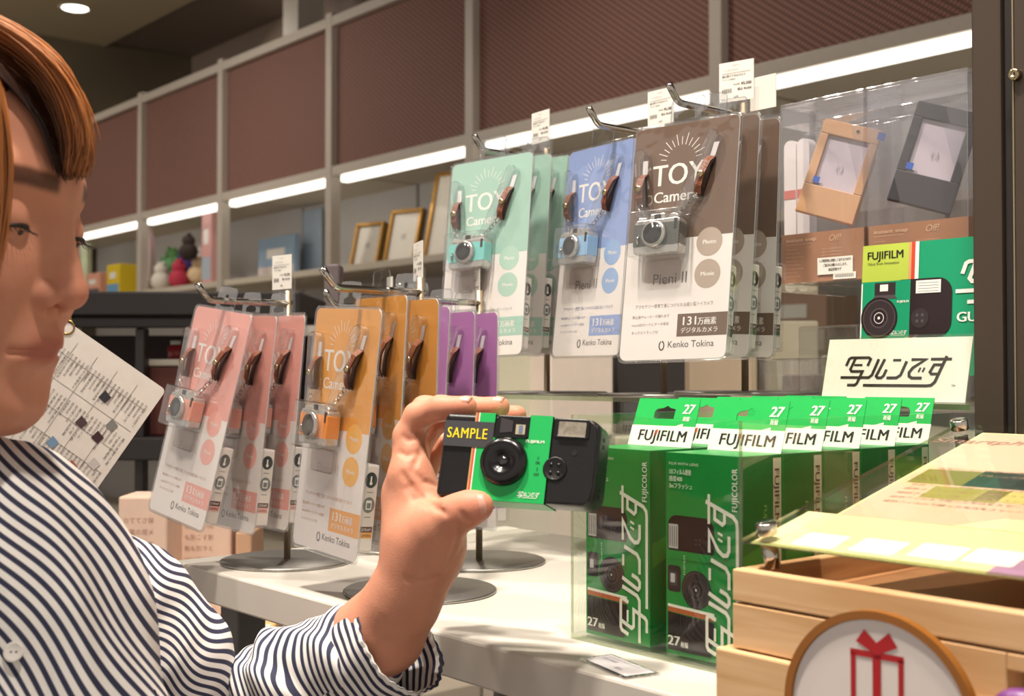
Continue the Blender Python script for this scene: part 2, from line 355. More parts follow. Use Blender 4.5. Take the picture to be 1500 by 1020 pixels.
for i in range(len(posts) - 1):
    x0, x1 = posts[i], posts[i + 1]
    b = MB(); b.lo((x0 + .02, YW + .015, .99), (x1 - .02, YW + .022, 1.545), MESHM); wpart(b, 'mesh_panel')
    b = MB(); b.lo((x0 + .02, YW + .026, .99), (x0 + .05, YW + .035, 1.545), mat('red_edge', (176, 92, 76), .6)); wpart(b, 'red_edge_strip')
    b = MB(); b.lo((x0 + .07, YW + .0, .925), (x1 - .02, YW + .035, .952), EMI); wpart(b, 'light_strip', bevel=.004)
    b = MB(); b.lo((x0 + .01, YW + .42, FZ + .05), (x1 - .01, YW + .44, .985), mat('back_panel_cool', (206, 204, 204), .55)); wpart(b, 'back_panel')
    b = MB(); b.lo((x0 + .014, YW + .03, .965), (x1 - .014, YW + .44, .99), CR); wpart(b, 'canopy_board')
    for z in (.572, .2, -.2, -.6, -1.0):
        b = MB(); b.lo((x0 + .014, YW - .0, z), (x1 - .014, YW + .42, z + .026), CR); wpart(b, 'shelf_board', bevel=.002)
for x in posts:
    b = MB(); b.lo((x - .022, YW - .015, FZ), (x + .022, YW + .03, 1.6), GM); wpart(b, 'post', bevel=.003)
b = MB(); b.lo((-7.7, YW - .012, 1.545), (.2, YW + .03, 1.585), GM); wpart(b, 'top_beam', bevel=.003)
b = MB(); b.lo((-7.7, YW - .01, .953), (.2, YW + .03, .992), GM); wpart(b, 'rail', bevel=.003)
b = MB(); b.lo((-7.7, YW + .46, .99), (.2, YW + .48, 1.56), mat('mesh_back', (70, 54, 50), .8)); wpart(b, 'back_panel')
SZ = .598
def onshelf(px, Y=YW + .12): return wy(px, 400, Y)[0]
GOLD = mat('gold_frame', (176, 132, 62), .35, .6); NOIR = mat('black_frame_side', (40, 30, 26), .5)
for i, (px, w_, h_, lab) in enumerate(((530, .15, .19, 'smallest gold and black picture frame on the wall shelf'), (582, .16, .22, 'middle gold and black picture frame on the wall shelf'), (648, .2, .34, 'tallest gold picture frame behind the mint card'))):
    t = thing('picture_frame', lab, 'frame', (onshelf(px), YW + .13, SZ), (math.radians(-14), 0, math.radians(14)), 'picture frames on the wall shelf')
    b = MB()
    for x0, x1, z0, z1 in ((-w_ / 2, w_ / 2, 0, .014), (-w_ / 2, w_ / 2, h_ - .014, h_), (-w_ / 2, -w_ / 2 + .014, .014, h_ - .014), (w_ / 2 - .014, w_ / 2, .014, h_ - .014)): b.lo((x0, -.012, z0), (x1, .012, z1), GOLD)
    b.build('frame_moulding', t, bevel=.002)
    b = MB(); b.lo((-w_ / 2 + .014, -.002, .014), (w_ / 2 - .014, .002, h_ - .014), mat('picture_paper', (240, 234, 222), .5)); rect(b, -.012, h_ * .45, .012, h_ * .55, mat('faint_print', (206, 200, 190)), FRONT, .003); b.build('picture', t)
    b = MB(); b.lo((-w_ / 2 + .001, .012, .001), (w_ / 2 - .001, .02, h_ - .001), NOIR); b.lo((-.02, .02, 0), (.02, .026, h_ * .7), NOIR); b.build('easel_back', t)
def sbox(name, lab, cat, px, w_, d_, h_, col, band=None, Y=YW + .12, z=SZ, rz=0, group=None, zoff=0):
    t = thing(name, lab, cat, (onshelf(px, Y), Y, z), (0, 0, math.radians(rz)), group)
    b = MB(); b.lo((-w_ / 2, -d_ / 2, 0), (w_ / 2, d_ / 2, h_), mat('carton_%d_%d_%d' % col, col, .5)); b.build('carton', t, bevel=.004)
    if band:
        b = MB(); rect(b, -w_ / 2 + .006, h_ * .08, w_ / 2 - .006, h_ * .38, mat('carton_%d_%d_%d' % band, band, .5), FRONT, d_ / 2 + .001); rect(b, -w_ / 4, h_ * .55, w_ / 4, h_ * .75, WHITE, FRONT, d_ / 2 + .001); b.build('printed_band', t)
    return t
SG = 'small goods on the far wall shelf'
sbox('gift_box', 'yellow box with a blue foot on the wall shelf by the nose', 'box', 181, .17, .12, .17, (226, 196, 40), (110, 160, 196), group=SG)
sbox('gift_box', 'low salmon pink box left of the yellow box on the wall shelf', 'box', 151, .2, .12, .14, (222, 160, 136), (90, 84, 96), group=SG)
sbox('paper_stand', 'pale green paper standing at the far left of the wall shelf', 'paper', 124, .14, .03, .33, (206, 214, 180), group=SG)
sbox('card_pack', 'tall pink and white pack at the end of the toy shelf bay', 'pack', 309, .1, .05, .36, (222, 168, 164), (176, 190, 204), group=SG)
sbox('blue_print', 'pale blue framed print lying upright in the middle shelf bay', 'print', 408, .34, .03, .22, (150, 178, 204), (226, 214, 208), Y=YW + .3, group=SG)
sbox('blue_poster', 'faint pale blue poster on the back of the shelf near the frames', 'poster', 458, .16, .015, .34, (176, 194, 214), None, Y=YW + .39, group=SG)
# oval hand mirror style package
t = thing('oval_package', 'tall oval pink package with a red centre on the toy shelf', 'package', (onshelf(222), YW + .1, SZ))
b = MB(); b.prism(disc(0, .17, .06, 28, .17), -.015, .015, mat('package_pink', (226, 196, 200), .4), FRONT); b.build('package_card', t)
b = MB(); b.prism(disc(0, .22, .035, 24, .075), .016, .03, mat('package_red', (208, 66, 52), .4), FRONT); b.build('red_dish', t)
# colourful soft toys
for i, (px, r, z, c, nm) in enumerate(((236, .06, 0, (226, 220, 206), 'white'), (248, .075, .0, (120, 176, 122), 'green'), (252, .06, .10, (130, 190, 120), 'light green'), (262, .06, .0, (196, 60, 84), 'crimson'), (271, .06, .06, (70, 52, 120), 'violet'),
        (282, .06, .0, (200, 90, 50), 'orange-red'), (276, .055, .13, (60, 50, 46), 'dark'), (292, .06, .02, (226, 200, 160), 'beige'), (298, .055, .1, (222, 206, 204), 'pale pink'))):
    Y = YW + .08 + (i % 3) * .07
    t = thing('soft_toy', 'small round %s soft toy in the jumbled pile on the wall shelf' % nm, 'toy', (onshelf(px, Y), Y, SZ + z), (0, 0, i), 'soft toys on the wall shelf')
    M_ = mat('plush_%s' % nm.replace(' ', '_'), c, .9, bump=.5, scale=120)
    b = MB(); b.ell((0, 0, r * .8), (r, r * .85, r * .8), M_, 14); b.build('body', t)
    b = MB(); b.ell((0, 0, r * 1.75), (r * .62, r * .6, r * .55), M_, 12); b.ell((-.4 * r, 0, r * 2.25), (r * .2,) * 3, M_, 8); b.ell((.4 * r, 0, r * 2.25), (r * .2,) * 3, M_, 8); b.build('head', t)
# goods on the lower boards of the wall shelf
rnd = random.Random(5); LOWC = [((150, 118, 96), 'brown'), ((196, 178, 160), 'beige'), ((120, 90, 70), 'dark brown'), ((214, 202, 190), 'ivory'), ((176, 142, 120), 'tan'), ((210, 196, 150), 'pale yellow'), ((90, 96, 110), 'slate'), ((188, 160, 150), 'dusty pink')]
ORDN = ('first', 'second', 'third', 'fourth', 'fifth', 'sixth', 'seventh', 'eighth', 'ninth')
for lv, z in enumerate((.226, -.174)):
    x = -5.0
    for k in range(9):
        w_ = rnd.uniform(.14, .26); c, cn = LOWC[rnd.randrange(8)]; x += w_ / 2 + .1
        t = sbox('stationery_box', '%s box on the %s lower wall board, %s from the left' % (cn, ('upper', 'under')[lv], ORDN[k]), 'box', 418, w_, .14, rnd.uniform(.14, .27), c, LOWC[rnd.randrange(8)][0], Y=YW + .16, z=z, group='boxes on the lower wall boards')
        t.location.x = x; x += w_ / 2 + .06

# ---- dark fixture at left (square on to the view)
U = np.array([RV[0], RV[1], 0]); Vv = np.array([_d0[0], _d0[1], 0])
rot_cam = math.atan2(U[1], U[0])
def placed(px, py, D): p = wd(px, py, D); return tuple(p)
DK = mat('charcoal_shelf_paint', (44, 40, 40), .45)
D0 = 2.1; k = D0 / F
o0 = wd(170, 547, D0)
df = thing('charcoal_shelf', 'charcoal display shelf behind the paper sheet and pink cards', 'shelf', (o0[0], o0[1], FZ), (0, 0, rot_cam))
zz = lambda py: .18 + (547 - py) * k - FZ
def dpart(nm, px0, px1, py0, py1, y0, y1, m): b = MB(); b.lo(((px0 - 170) * k, y0, zz(py1)), ((px1 - 170) * k, y1, zz(py0)), m); b.build(nm, df, bevel=.003)
dpart('top_board', -120, 440, 427, 462, 0, .45, DK); dpart('lip_rail', -120, 440, 464, 480, .01, .03, DK)
dpart('lower_board', -120, 335, 641, 675, 0, .45, DK)
for a in (-100, 192): dpart('upright', a, a + 14, 480, 1560, .02, .05, DK)
dpart('back_panel', -110, 436, 480, 641, .44, .45, mat('fixture_back', (58, 46, 42), .7))
dpart('upright', 425, 440, 480, 1200, .40, .45, DK); dpart('upright', 320, 335, 675, 1560, .02, .05, DK)
def dthing(name, lab, cat, px, py_b, w_, d_, h_, m, y=.15):
    p = o0 + (U * (px - 170) * k) + Vv * y; t = thing(name, lab, cat, (p[0], p[1], .18 + (547 - py_b) * k), (0, 0, rot_cam)); b = MB(); b.lo((-w_ / 2, -d_ / 2, 0), (w_ / 2, d_ / 2, h_), m); b.build('body', t, bevel=.003); return t
dthing('maroon_binder', 'maroon storage box on the lower board of the charcoal shelf', 'box', 262, 640.5, .13, .2, .12, mat('maroon_card', (92, 44, 36), .6))
dthing('white_tray', 'low white tray on top of the maroon box in the charcoal shelf', 'tray', 268, 536, .16, .2, .012, mat('tray_white', (206, 200, 188), .5))
for i, (px, c, h_, nm) in enumerate(((232, (150, 40, 44), .035, 'red'), (252, (70, 84, 60), .055, 'dark green'), (268, (206, 200, 180), .05, 'cream'), (288, (176, 150, 120), .045, 'tan'))):
    p = o0 + U * (px - 170) * k + Vv * .12
    t = thing('ink_jar', 'small %s jar on the white tray in the charcoal shelf' % nm, 'jar', (p[0], p[1], .18 + (547 - 537) * k + .012), (0, 0, 0), 'jars on the white tray')
    b = MB(); b.lathe([(.016, 0), (.018, .004), (.018, h_ * .7), (.012, h_ * .8)], mat('jar_%s' % nm.replace(' ', '_'), c, .3), 16); b.build('jar_body', t)
    b = MB(); b.lathe([(.013, h_ * .8), (.013, h_)], mat('jar_cap', (220, 216, 206), .4), 16); b.build('cap', t)

# ---- low wooden stand with pink cartons behind the person
def lowbox(name, lab, cat, px0, px1, py0, py1, D, depth, m, deco=None, group=None, rz=0, zb=None):
    p = wd((px0 + px1) / 2, py1, D); kk = D / F; w_ = (px1 - px0) * kk; h_ = (py1 - py0) * kk
    if zb is not None: h_ += p[2] - zb; p[2] = zb
    t = thing(name, lab, cat, (p[0], p[1], p[2]), (0, 0, rot_cam + math.radians(rz)), group)
    b = MB(); b.lo((-w_ / 2, 0, 0), (w_ / 2, depth, h_), m); b.build('carton', t, bevel=.003)
    if deco:
        b = MB(); lines(b, -w_ / 2 * .8, h_ * .8, w_ * .7, 7, h_ * .09, h_ * .035, deco, FRONT, .0008, seed=int(px0)); b.build('printed_text', t)
    return t
PKC = mat('pink_carton', (226, 196, 178), .6); PKT = mat('carton_text', (176, 138, 118), .6)
lowbox('carton', 'tall pale pink carton behind the shoulder, left of the white table', 'box', 172, 244, 728, 905, 1.55, .07, PKC, PKT, zb=-.14)
lowbox('carton', 'pale pink carton partly behind the lowest corner of the pink cards', 'box', 262, 338, 722, 905, 1.62, .12, PKC, PKT, zb=-.14)
lowbox('rolled_pack', 'narrow shiny pack standing between the two pink cartons', 'pack', 247, 259, 735, 905, 1.60, .03, mat('shiny_pack', (228, 190, 160), .2), zb=-.14)
lowbox('cream_pack', 'small cream pack on the stand right of the pink cartons', 'pack', 344, 368, 780, 905, 1.6, .08, mat('cream_pack', (200, 160, 130), .5), zb=-.14)
lowbox('display_plinth', 'cream painted plinth carrying the pink cartons', 'plinth', 60, 372, 935, 1500, 1.5, .5, mat('plinth_paint', (206, 194, 172), .6)).location.z -= .0
bpy.data.objects['display_plinth'].location.z += (-.1405) - (bpy.data.objects['display_plinth'].location.z + (1500 - 935) * 1.5 / F)
lowbox('wooden_strip_box', 'small orange-brown wooden box edge beside the table leg', 'box', 297, 325, 868, 879, 1.48, .012, mat('orange_wood', (196, 120, 60), .5))
for i, (x0, x1, y0, y1, D, nm) in enumerate(((327, 352, 940, 1010, 1.34, 'left'), (353, 384, 935, 1010, 1.36, 'right'), (318, 350, 1010, 1060, 1.34, 'bottom'))):
    lowbox('kraft_box', 'small kraft paper box below the table, %s one of the cluster' % nm, 'box', x0, x1, y0, y1, D, .1, mat('kraft_card', (226, 178, 116), .6), None, 'kraft boxes below the table')
lowbox('leaflet', 'pale leaflet lying on the kraft boxes below the table', 'leaflet', 330, 378, 936, 938.5, 1.355, .08, mat('leaflet_paper', (216, 206, 196), .5))
lowbox('low_bench', 'pale bench under the white table holding the kraft boxes', 'bench', 376, 700, 1060.5, 1500, 1.3, .25, mat('bench_paint', (150, 140, 126), .6))
# pale fixtures seen between the table and the cards
lowbox('grey_bollard', 'dark grey rounded post end standing behind the orange card hook', 'post', 476, 496, 386, 760, 1.9, .05, mat('bollard_grey', (116, 104, 108), .4))
lowbox('white_display_box', 'large off-white box standing behind the blue card', 'box', 805, 900, 500, 640, 1.62, .16, mat('offwhite_box', (214, 200, 188), .55), rz=10)
lowbox('black_display_box', 'black box with slanted side behind the brown card', 'box', 902, 1004, 505, 640, 1.7, .16, mat('black_box', (48, 42, 40), .5))
lowbox('green_white_box', 'pale box with a grey-green side behind the mint cards', 'box', 724, 792, 515, 640, 1.75, .12, mat('sage_box', (186, 184, 164), .55))
lowbox('beige_display_box', 'beige box seen through the clear riser behind the brown cards', 'box', 1010, 1110, 440, 640, 1.9, .16, mat('beige_box', (190, 170, 146), .55))
lowbox('cream_display_box', 'cream box beyond the clear riser at right', 'box', 1120, 1200, 470, 640, 1.95, .16, mat('cream_box', (206, 196, 176), .55))
lowbox('pale_partition', 'pale low partition standing behind the white table', 'partition', 520, 1500, 640.5, 1500, 1.62, .4, mat('partition_paint', (196, 186, 172), .6))
# ---- printed sheet hanging from the charcoal shelf
A_, B_, C_ = wd(97, 470, 1.05), wd(243, 572, 1.05), wd(-50, 680, 1.05)
Dn = wd(145, 735, 1.05)
ex = Vector(B_ - A_); Wd = ex.length; ex.normalize(); ey = Vector(Dn - B_); Hd = ey.length; ey = (ey - ex * ey.dot(ex)).normalized(); ez = ex.cross(-ey)
t = thing('price_sheet', 'laminated printed product sheet hanging tilted from a ring behind the chin', 'sheet')
t.matrix_world = Matrix.Translation(Vector(A_)) @ Matrix((ex, -ey, ez)).transposed().to_4x4()
Hd *= 1.15
SHEET = lambda x, y, h: (x, y, h)
b = MB(); b.prism(rrect(0, -Hd, Wd, 0, .004), -.0006, 0, mat('sheet_paper', (214, 208, 200), .4)); b.build('sheet_paper', t)
b = MB()
TXT = mat('sheet_text', (110, 104, 100), .6)
# text runs along the long side, so draw it rotated a quarter turn
rnd = random.Random(3)
for i in range(24):
    x = Wd * (.04 + .039 * i)
    for (y0, y1) in ((-.02, -.02 - rnd.uniform(.3, .9) * Hd * .12), (-Hd * .2, -Hd * (.25 + rnd.uniform(0, .1))), (-Hd * .42, -Hd * (.5 + rnd.uniform(0, .15))), (-Hd * .7, -Hd * (.75 + rnd.uniform(0, .12)))):
        s = ''.join(rnd.choice('商品名価格仕様電池写真対応付属税込カメラ') for _ in range(6)); text(b, s, x, y0, Wd * .016, TXT, SHEET, .0003, width=abs(y1 - y0), rot=-90)
for i in range(5): rect(b, Wd * .04, -Hd * (.19 + .17 * i) - .0006, Wd * .96, -Hd * (.19 + .17 * i), mat('sheet_rule', (170, 164, 158)), SHEET, .0002)
for i in range(4): rect(b, Wd * (.18 + .2 * i), -Hd * .97, Wd * (.18 + .2 * i) + .0006, -.01, mat('sheet_rule', (170, 164, 158)), SHEET, .0002)
b.build('printed_table', t)
b = MB()
for i, (x, y, c) in enumerate(((.62, .27, (44, 44, 50)), (.58, .5, (70, 52, 56)), (.76, .52, (60, 30, 38)), (.48, .72, (110, 140, 170)), (.72, .78, (170, 80, 66)), (.8, .4, (120, 120, 116)), (.86, .68, (186, 180, 176)))):
    b.add([(Wd * x + dx * .0055, -Hd * y + dy * .0055, .0004) for dx, dy in ((-.8, -.6), (.6, -.8), (.9, .5), (-.5, .9))], [(0, 1, 2, 3)], mat('sheet_photo_%d' % i, c, .5))
b.build('printed_pictures', t)
b = MB(); b.tube([(.004 + .006 * math.cos(a), -.004 + .006 * math.sin(a), 0) for a in np.linspace(0, 6.283, 13)[:-1]], .0009, mat('brass', (170, 140, 80), .3, 1), 6, closed=True); b.tube([(.004, .002, 0), (-.03, .02, -.03)], .0008, mat('brass', (1, 1, 1)), 6); b.build('hanging_ring', t)
# ================================================================== display table
TP = mat('table_laminate', (208, 202, 193), .28, grain=.03, scale=12); TE = mat('table_edge', (192, 187, 178), .4, grain=.03); LEG = mat('table_leg_grey', (92, 90, 90), .4)
tb = thing('display_table', 'white display table under the card racks and the acrylic case', 'table', (-.6, .72, FZ))
def tpart(nm, a, c, m, bv=.002): b = MB(); b.lo([a[0] + .6, a[1] - .72, a[2] - FZ], [c[0] + .6, c[1] - .72, c[2] - FZ], m); return b.build(nm, tb, bevel=bv)
tpart('tabletop', (-1.085, .515, -.03), (.35, .93, 0), TP)
tpart('corner_block', (-1.112, .513, -.03), (-1.086, .93, .0005), mat('corner_white', (232, 228, 218), .4))
for x, y in ((-1.075, .545), (-.93, .575), (.3, .545), (-1.075, .88), (.3, .88)): tpart('leg', (x, y, FZ), (x + .035, y + .03, -.0302), LEG)
# ---- clear riser
cr_ = thing('acrylic_riser', 'clear acrylic riser carrying the mint, blue and brown card racks', 'riser', (-.7, .85, 0))
def rpart(nm, a, c, m=ACRYL): b = MB(); b.lo([a[0] + .7, a[1] - .85, a[2]], [c[0] + .7, c[1] - .85, c[2]], m); return b.build(nm, cr_, bevel=.0008)
RZ = .158
rpart('riser_top', (-1.03, .806, RZ - .004), (-.4535, 1.07, RZ))
for x in (-1.03, -.80, -.4575): rpart('riser_leg', (x, .806, 0.0002), (x + .004, .925, RZ - .0041), ACRYL)
b = MB(); b.lo((-.33, -.0446, RZ - .0042), (.2465, -.0441, RZ + .0002), ACRED); b.build('front_edge', cr_)
# ---- wire racks
HOOKZ = .247
def rack(lab, x, y, z, L=.088, tag_y=0, R=.063):
    t = thing('card_rack', lab, 'rack', (x, y, z), (0, 0, 0), 'single-hook card racks')
    b = MB(); b.lathe([(R - .001, 0), (R, .0008), (R, .0022), (R - .001, .003)], STEEL, 56); b.build('round_base', t)
    b = MB(); b.tube([(0, 0, .003), (0, 0, .12), (0, 0, HOOKZ + .012)], .0032, mat('rack_post', (176, 158, 134), .42, .85), 12); b.build('post', t)
    pts = [(0, .004, HOOKZ), (0, -.03, HOOKZ), (0, -L + .012, HOOKZ), (0, -L + .007, HOOKZ + .0006), (0, -L + .003, HOOKZ + .0032), (0, -L - .002, HOOKZ + .009), (0, -L - .006, HOOKZ + .0145)]
    b = MB(); b.tube(pts, .0031, CHROME, 12); b.build('hook', t)
    return t
racks = [(-1.038, .596, 0, 'card rack holding the pink cards at the left end of the table'), (-.825, .598, 0, 'card rack with the orange cards near the table front'),
         (-.917, .734, 0, 'card rack with the purple cards behind the hand'), (-1.046, .74, 0, 'empty card rack behind the orange cards'),
         (-.963, .862, RZ, 'card rack with the mint green cards on the clear riser'), (-.797, .862, RZ, 'card rack with the blue cards on the clear riser'), (-.698, .86, RZ, 'card rack with the brown cards on the clear riser')]
for i, (x, y, z, l) in enumerate(racks): rack(l, x, y, z + .0004 * (i == 6) * 8, L=.088 if i < 3 else .092)
LABW = mat('label_paper', (226, 222, 214), .45, grain=.01); INK = mat('label_ink', (60, 54, 54), .6)
def pricetag(lab, x, y, z, s=1.0, blank=False, rz=0, rx=0, low=.04):
    t = thing('price_label', lab, 'label', (x, y, z), (math.radians(rx), 0, math.radians(rz)), 'upright price labels on the racks')
    W_, H_ = .0345 * s, .036 * s
    b = MB(); b.lo((-W_ / 2 - .001, .0004, -low), (W_ / 2 + .001, .0011, H_ + .001), CLEAR); b.lo((W_ / 2 - .012, .0012, -low), (W_ / 2 + .004, .0018, H_ * .3), CLEAR); b.build('clear_holder', t)
    b = MB(); b.lo((-W_ / 2, -.0004, 0), (W_ / 2, .0003, H_), LABW); b.build('label_paper', t)
    if not blank:
        b = MB(); k = s * .001
        text(b, 'アクセサリー', 0, 32 * k, 1.1 * k, INK, FRONT, .0007, align='c'); text(b, 'トイカメラ ピエニ', -12 * k, 28 * k, 1.3 * k, INK, FRONT, .0007)
        rect(b, -14 * k, 25.6 * k, 14 * k, 25.9 * k, INK, FRONT, .0007); text(b, '超小型デジタルカメラ', -14 * k, 22.5 * k, 1.7 * k, INK, FRONT, .0007, bold=.02)
        text(b, 'プチカメラ携帯用', -14 * k, 19.6 * k, 1.2 * k, INK, FRONT, .0007); text(b, '本体価格', -3 * k, 14.6 * k, 1.2 * k, INK, FRONT, .0007)
        text(b, '¥5,500', 15 * k, 14 * k, 2.7 * k, INK, FRONT, .0007, bold=.02, align='r'); text(b, '税込 ¥6,050', 15 * k, 9.6 * k, 2 * k, INK, FRONT, .0007, bold=.02, align='r')
        for i in range(14): rect(b, (-14 + i * .7) * k, 8 * k, (-14 + i * .7 + (.2 + .2 * (i % 3 == 0))) * k, 12 * k, INK, FRONT, .0007)
        text(b, 'loft', 0, 3 * k, 2.4 * k, INK, FRONT, .0007, align='c')
        b.build('printed_price', t)
    return t
def tp(px, py, Y): p = wy(px, py, Y); return p
for px, py, Y, s, lab, rz in ((413, 424, .604, .93, 'price label above the pink cards', 5), (612.5, 411, .606, .9, 'tall narrow price label above the orange cards', -22), (696, 440, .74, .8, 'faint price label above the purple cards', -20),
        (792, 209, .868, .93, 'price label above the mint green cards', -6), (968, 184, .868, .97, 'price label left of the big brown card hook', 0), (1079, 148, .866, 1.0, 'biggest price label, above the brown cards', 12)):
    p = tp(px, py, Y); pricetag(lab, p[0], p[1], p[2], s, rz=rz)
p = tp(1118, 160, .90); pricetag('clear blank label holder behind the brown price label', p[0], p[1], p[2], .85, True)
p = tp(571, 430, .76); pricetag('small blank white label behind the orange hook', p[0], p[1], p[2], .5, True, rz=-15, low=.02)

# ================================================================== toy camera cards
CW, CH = .0985, .197
CARDMAP = lambda x, y, h: ((x - .5) * CW, -h, -y * CH)     # x 0..1 from left, y 0..1 downwards
def ctext(b, s, x, y, h, m, **k):
    mp = lambda X, Y, H: ((x - .5) * CW + X, -H, -y * CH + Y); text(b, s, 0, 0, h, m, mp, **k)
LEATH = mat('brown_leather', (124, 68, 42), .38, bump=.4, scale=500); LEATHE = mat('leather_edge', (58, 32, 24), .6)
def make_card(cname, top, cam_col, deep):
    root = thing('toy_camera_card', cname, 'card'); root.name = 'toy_camera_card'
    TOP = mat('card_%s' % cname, top, .42, grain=.015); DP = mat('card_tint_%s' % cname, deep, .42, grain=.015)
    o2 = rrect(-CW / 2, -CH, CW / 2, 0, .0055)
    mp = lambda x, y, h: (x, -h, y)
    b = MB(); b.prism(o2, -.0004, .0004, mat('card_white', (232, 226, 222), .42, grain=.01), mp); b.build('backing_card', root)
    b = MB(); hl = [p for p in rrect(-CW / 2 + .0001, -CH, CW / 2 - .0001, -.0001, .0055) if p[1] > -CH * .4]
    hl = [(CW / 2 - .0001, -CH * .497)] + [p for p in hl] + [(-CW / 2 + .0001, -CH * .497)]
    poly(b, hl, TOP, mp, .00046)
    for y in (.523, .655): poly(b, [((x - .5) * CW, -yy * CH) for x, yy in [(.79 + .12 * math.cos(a), y + .06 * math.sin(a)) for a in np.linspace(0, 6.283, 30)[:-1]]][::-1], DP, mp, .0005)
    rect(b, (.54 - .5) * CW, -.908 * CH, CW / 2 - .0001, -.815 * CH, TOP, mp, .00047)
    b.build('printed_colour', root)
    b = MB()
    ctext(b, 'TOY', .20, .262, .0188, WHITE, hh=.00055, width=.50 * CW, bold=.012); ctext(b, 'Camera', .225, .335, .0096, WHITE, hh=.00055, width=.43 * CW, bold=.015)
    for i in range(13):
        a = math.radians(8 + 164 * i / 12); r0, r1 = .0135, .0185 + .003 * (i % 2) + .002 * math.sin(a)
        for q in stroke([(r0 * math.cos(a) * 1.05, r0 * math.sin(a)), (r1 * math.cos(a) * 1.05, r1 * math.sin(a))], .0006):
            b.add([((.47 - .5) * CW + x, -.00055, -.162 * CH + y) for x, y in q], [(0, 1, 2, 3)], WHITE)
    ctext(b, 'Photo', .79, .532, .0037, WHITE, hh=.0006, align='c', bold=.02); ctext(b, 'Movie', .79, .664, .0037, WHITE, hh=.0006, align='c', bold=.02)
    ctext(b, 'Pieni Ⅱ', .27, .685, .0092, mat('thin_grey_print', (110, 100, 96)) if cname in ('brown', 'blue') else mat('thin_pale_print', (206, 198, 194)), hh=.0005, width=.33 * CW)
    GP = mat('grey_card_print', (140, 128, 120)) if cname == 'brown' else mat('small_print_%s' % cname, tuple(int(c * .78) for c in top))
    ctext(b, 'アクセサリー感覚で身につけられる超小型トイカメラ', .12, .783, .0026, GP, hh=.0005, width=.74 * CW)
    for i, s in enumerate(('静止画やムービーが撮れます', 'microSDカードにデータ保存', 'ネックストラップ付')): ctext(b, s, .1, .825 + .033 * i, .0021, GP, hh=.0005, width=(.36, .36, .26)[i] * CW)
    ctext(b, '131', .575, .862, .0072, WHITE, hh=.0006, bold=.02, sp=1.1, width=.14 * CW); ctext(b, '万画素', .73, .861, .0048, WHITE, hh=.0006, width=.17 * CW, bold=.02); ctext(b, 'デジタルカメラ', .575, .893, .0036, WHITE, hh=.0006, width=.34 * CW, bold=.015)
    DG = mat('logo_dark_grey', (70, 66, 66))
    ctext(b, 'Kenko Tokina', .46, .952, .0056, DG, hh=.0005, width=.43 * CW)
    ring = [((.405 - .5) * CW + .0022 * math.cos(a), -.943 * CH + .0035 * math.sin(a)) for a in np.linspace(.5 * math.pi + .35, 2.5 * math.pi, 22)]
    for q in stroke(ring, .0011): b.add([(x, -.0005, y) for x, y in q], [(0, 1, 2, 3)], DG)
    b.build('printed_lettering', root)
    # clear sleeve, front sheet slightly off the card, rim
    b = MB(); b.prism(rrect(-CW / 2 - .0015, -CH - .0015, CW / 2 + .0015, .0015, .006), .0012, .0015, CLEAR, mp)
    rim = rrect(-CW / 2 - .0015, -CH - .0015, CW / 2 + .0015, .0015, .006)
    b.tube([(x, 0, z) for x, z in rim], .0011, CLEARB, 6, closed=True); b.build('plastic_sleeve', root)
    # hanger tab with slot
    b = MB()
    for part in ([(-.016, -.004), (-.016, .018), (-.0155, .020), (-.0135, .022), (0, .0225), (0, .0155), (-.002, .0148), (-.004, .010), (-.0095, .008), (-.0095, .004), (0, .0035), (0, -.004)],):
        for sx in (1, -1): b.prism([(x * sx, z) for x, z in part][::sx], -.0003, .0003, CLEARB, mp)
    b.tube([(-.016, 0, 0), (-.016, 0, .018), (-.0135, 0, .022), (0, 0, .0227), (.0135, 0, .022), (.016, 0, .018), (.016, 0, 0)], .0005, CLEARB, 5)
    b.build('hanger_tab', root)
    # toy camera
    cx, cz = (.365 - .5) * CW, -.485 * CH; w2, h2 = .0215, .0165
    SIL = mat('toy_silver', (206, 202, 196), .25, .75); SK = mat('toy_skin_%s' % cname, cam_col, .45, bump=.3, scale=900)
    tc_ = MB(); tc_.prism(rrect(cx - w2, cz - h2, cx + w2, cz + h2 * .72, .003), .002, .0135, SIL, mp); tc_.prism([(cx - .008, cz + h2 * .7), (cx + .007, cz + h2 * .7), (cx + .006, cz + h2), (cx - .007, cz + h2)], .003, .013, SIL, mp)
    tc_.prism(rrect(cx - .0195, cz + h2 * .7, cx - .0115, cz + h2 * .88, .001), .005, .012, SIL, mp); tc_.prism(disc(cx + .0145, cz + h2 * .78, .0045, 18, .003), .004, .0125, SIL, mp)
    body = tc_.build('toy_camera', root, bevel=.0007)
    b = MB(); b.prism(rrect(cx - w2 - .0002, cz - h2 * .62, cx + w2 + .0002, cz + h2 * .5, .0008), .0022, .0139, SK, mp); b.build('coloured_grip', body)
    b = MB(); lx = cx - .001; lz = cz - .001
    prof = [(.0105, 0), (.0112, .001), (.0112, .003), (.0098, .0042), (.0085, .0042)]
    ML = Matrix(((1, 0, 0, lx), (0, 0, -1, -.0138), (0, 1, 0, lz), (0, 0, 0, 1)))
    b.lathe(prof, SIL, 36, ML, cap=False)
    for q in range(36): a = q * math.pi / 18; b.box((lx + .0113 * math.cos(a), -.0158, lz + .0113 * math.sin(a)), (.0009, .002, .0009), CHROME)
    b.build('lens_ring', body)
    b = MB(); b.lathe([(.0088, 0.0035), (.0088, .0046), (.0055, .0036), (.0052, .0042), (.003, .0036), (.001, .0040)], mat('lens_black', (16, 15, 16), .15, coat=.6), 28, ML); b.build('lens', body)
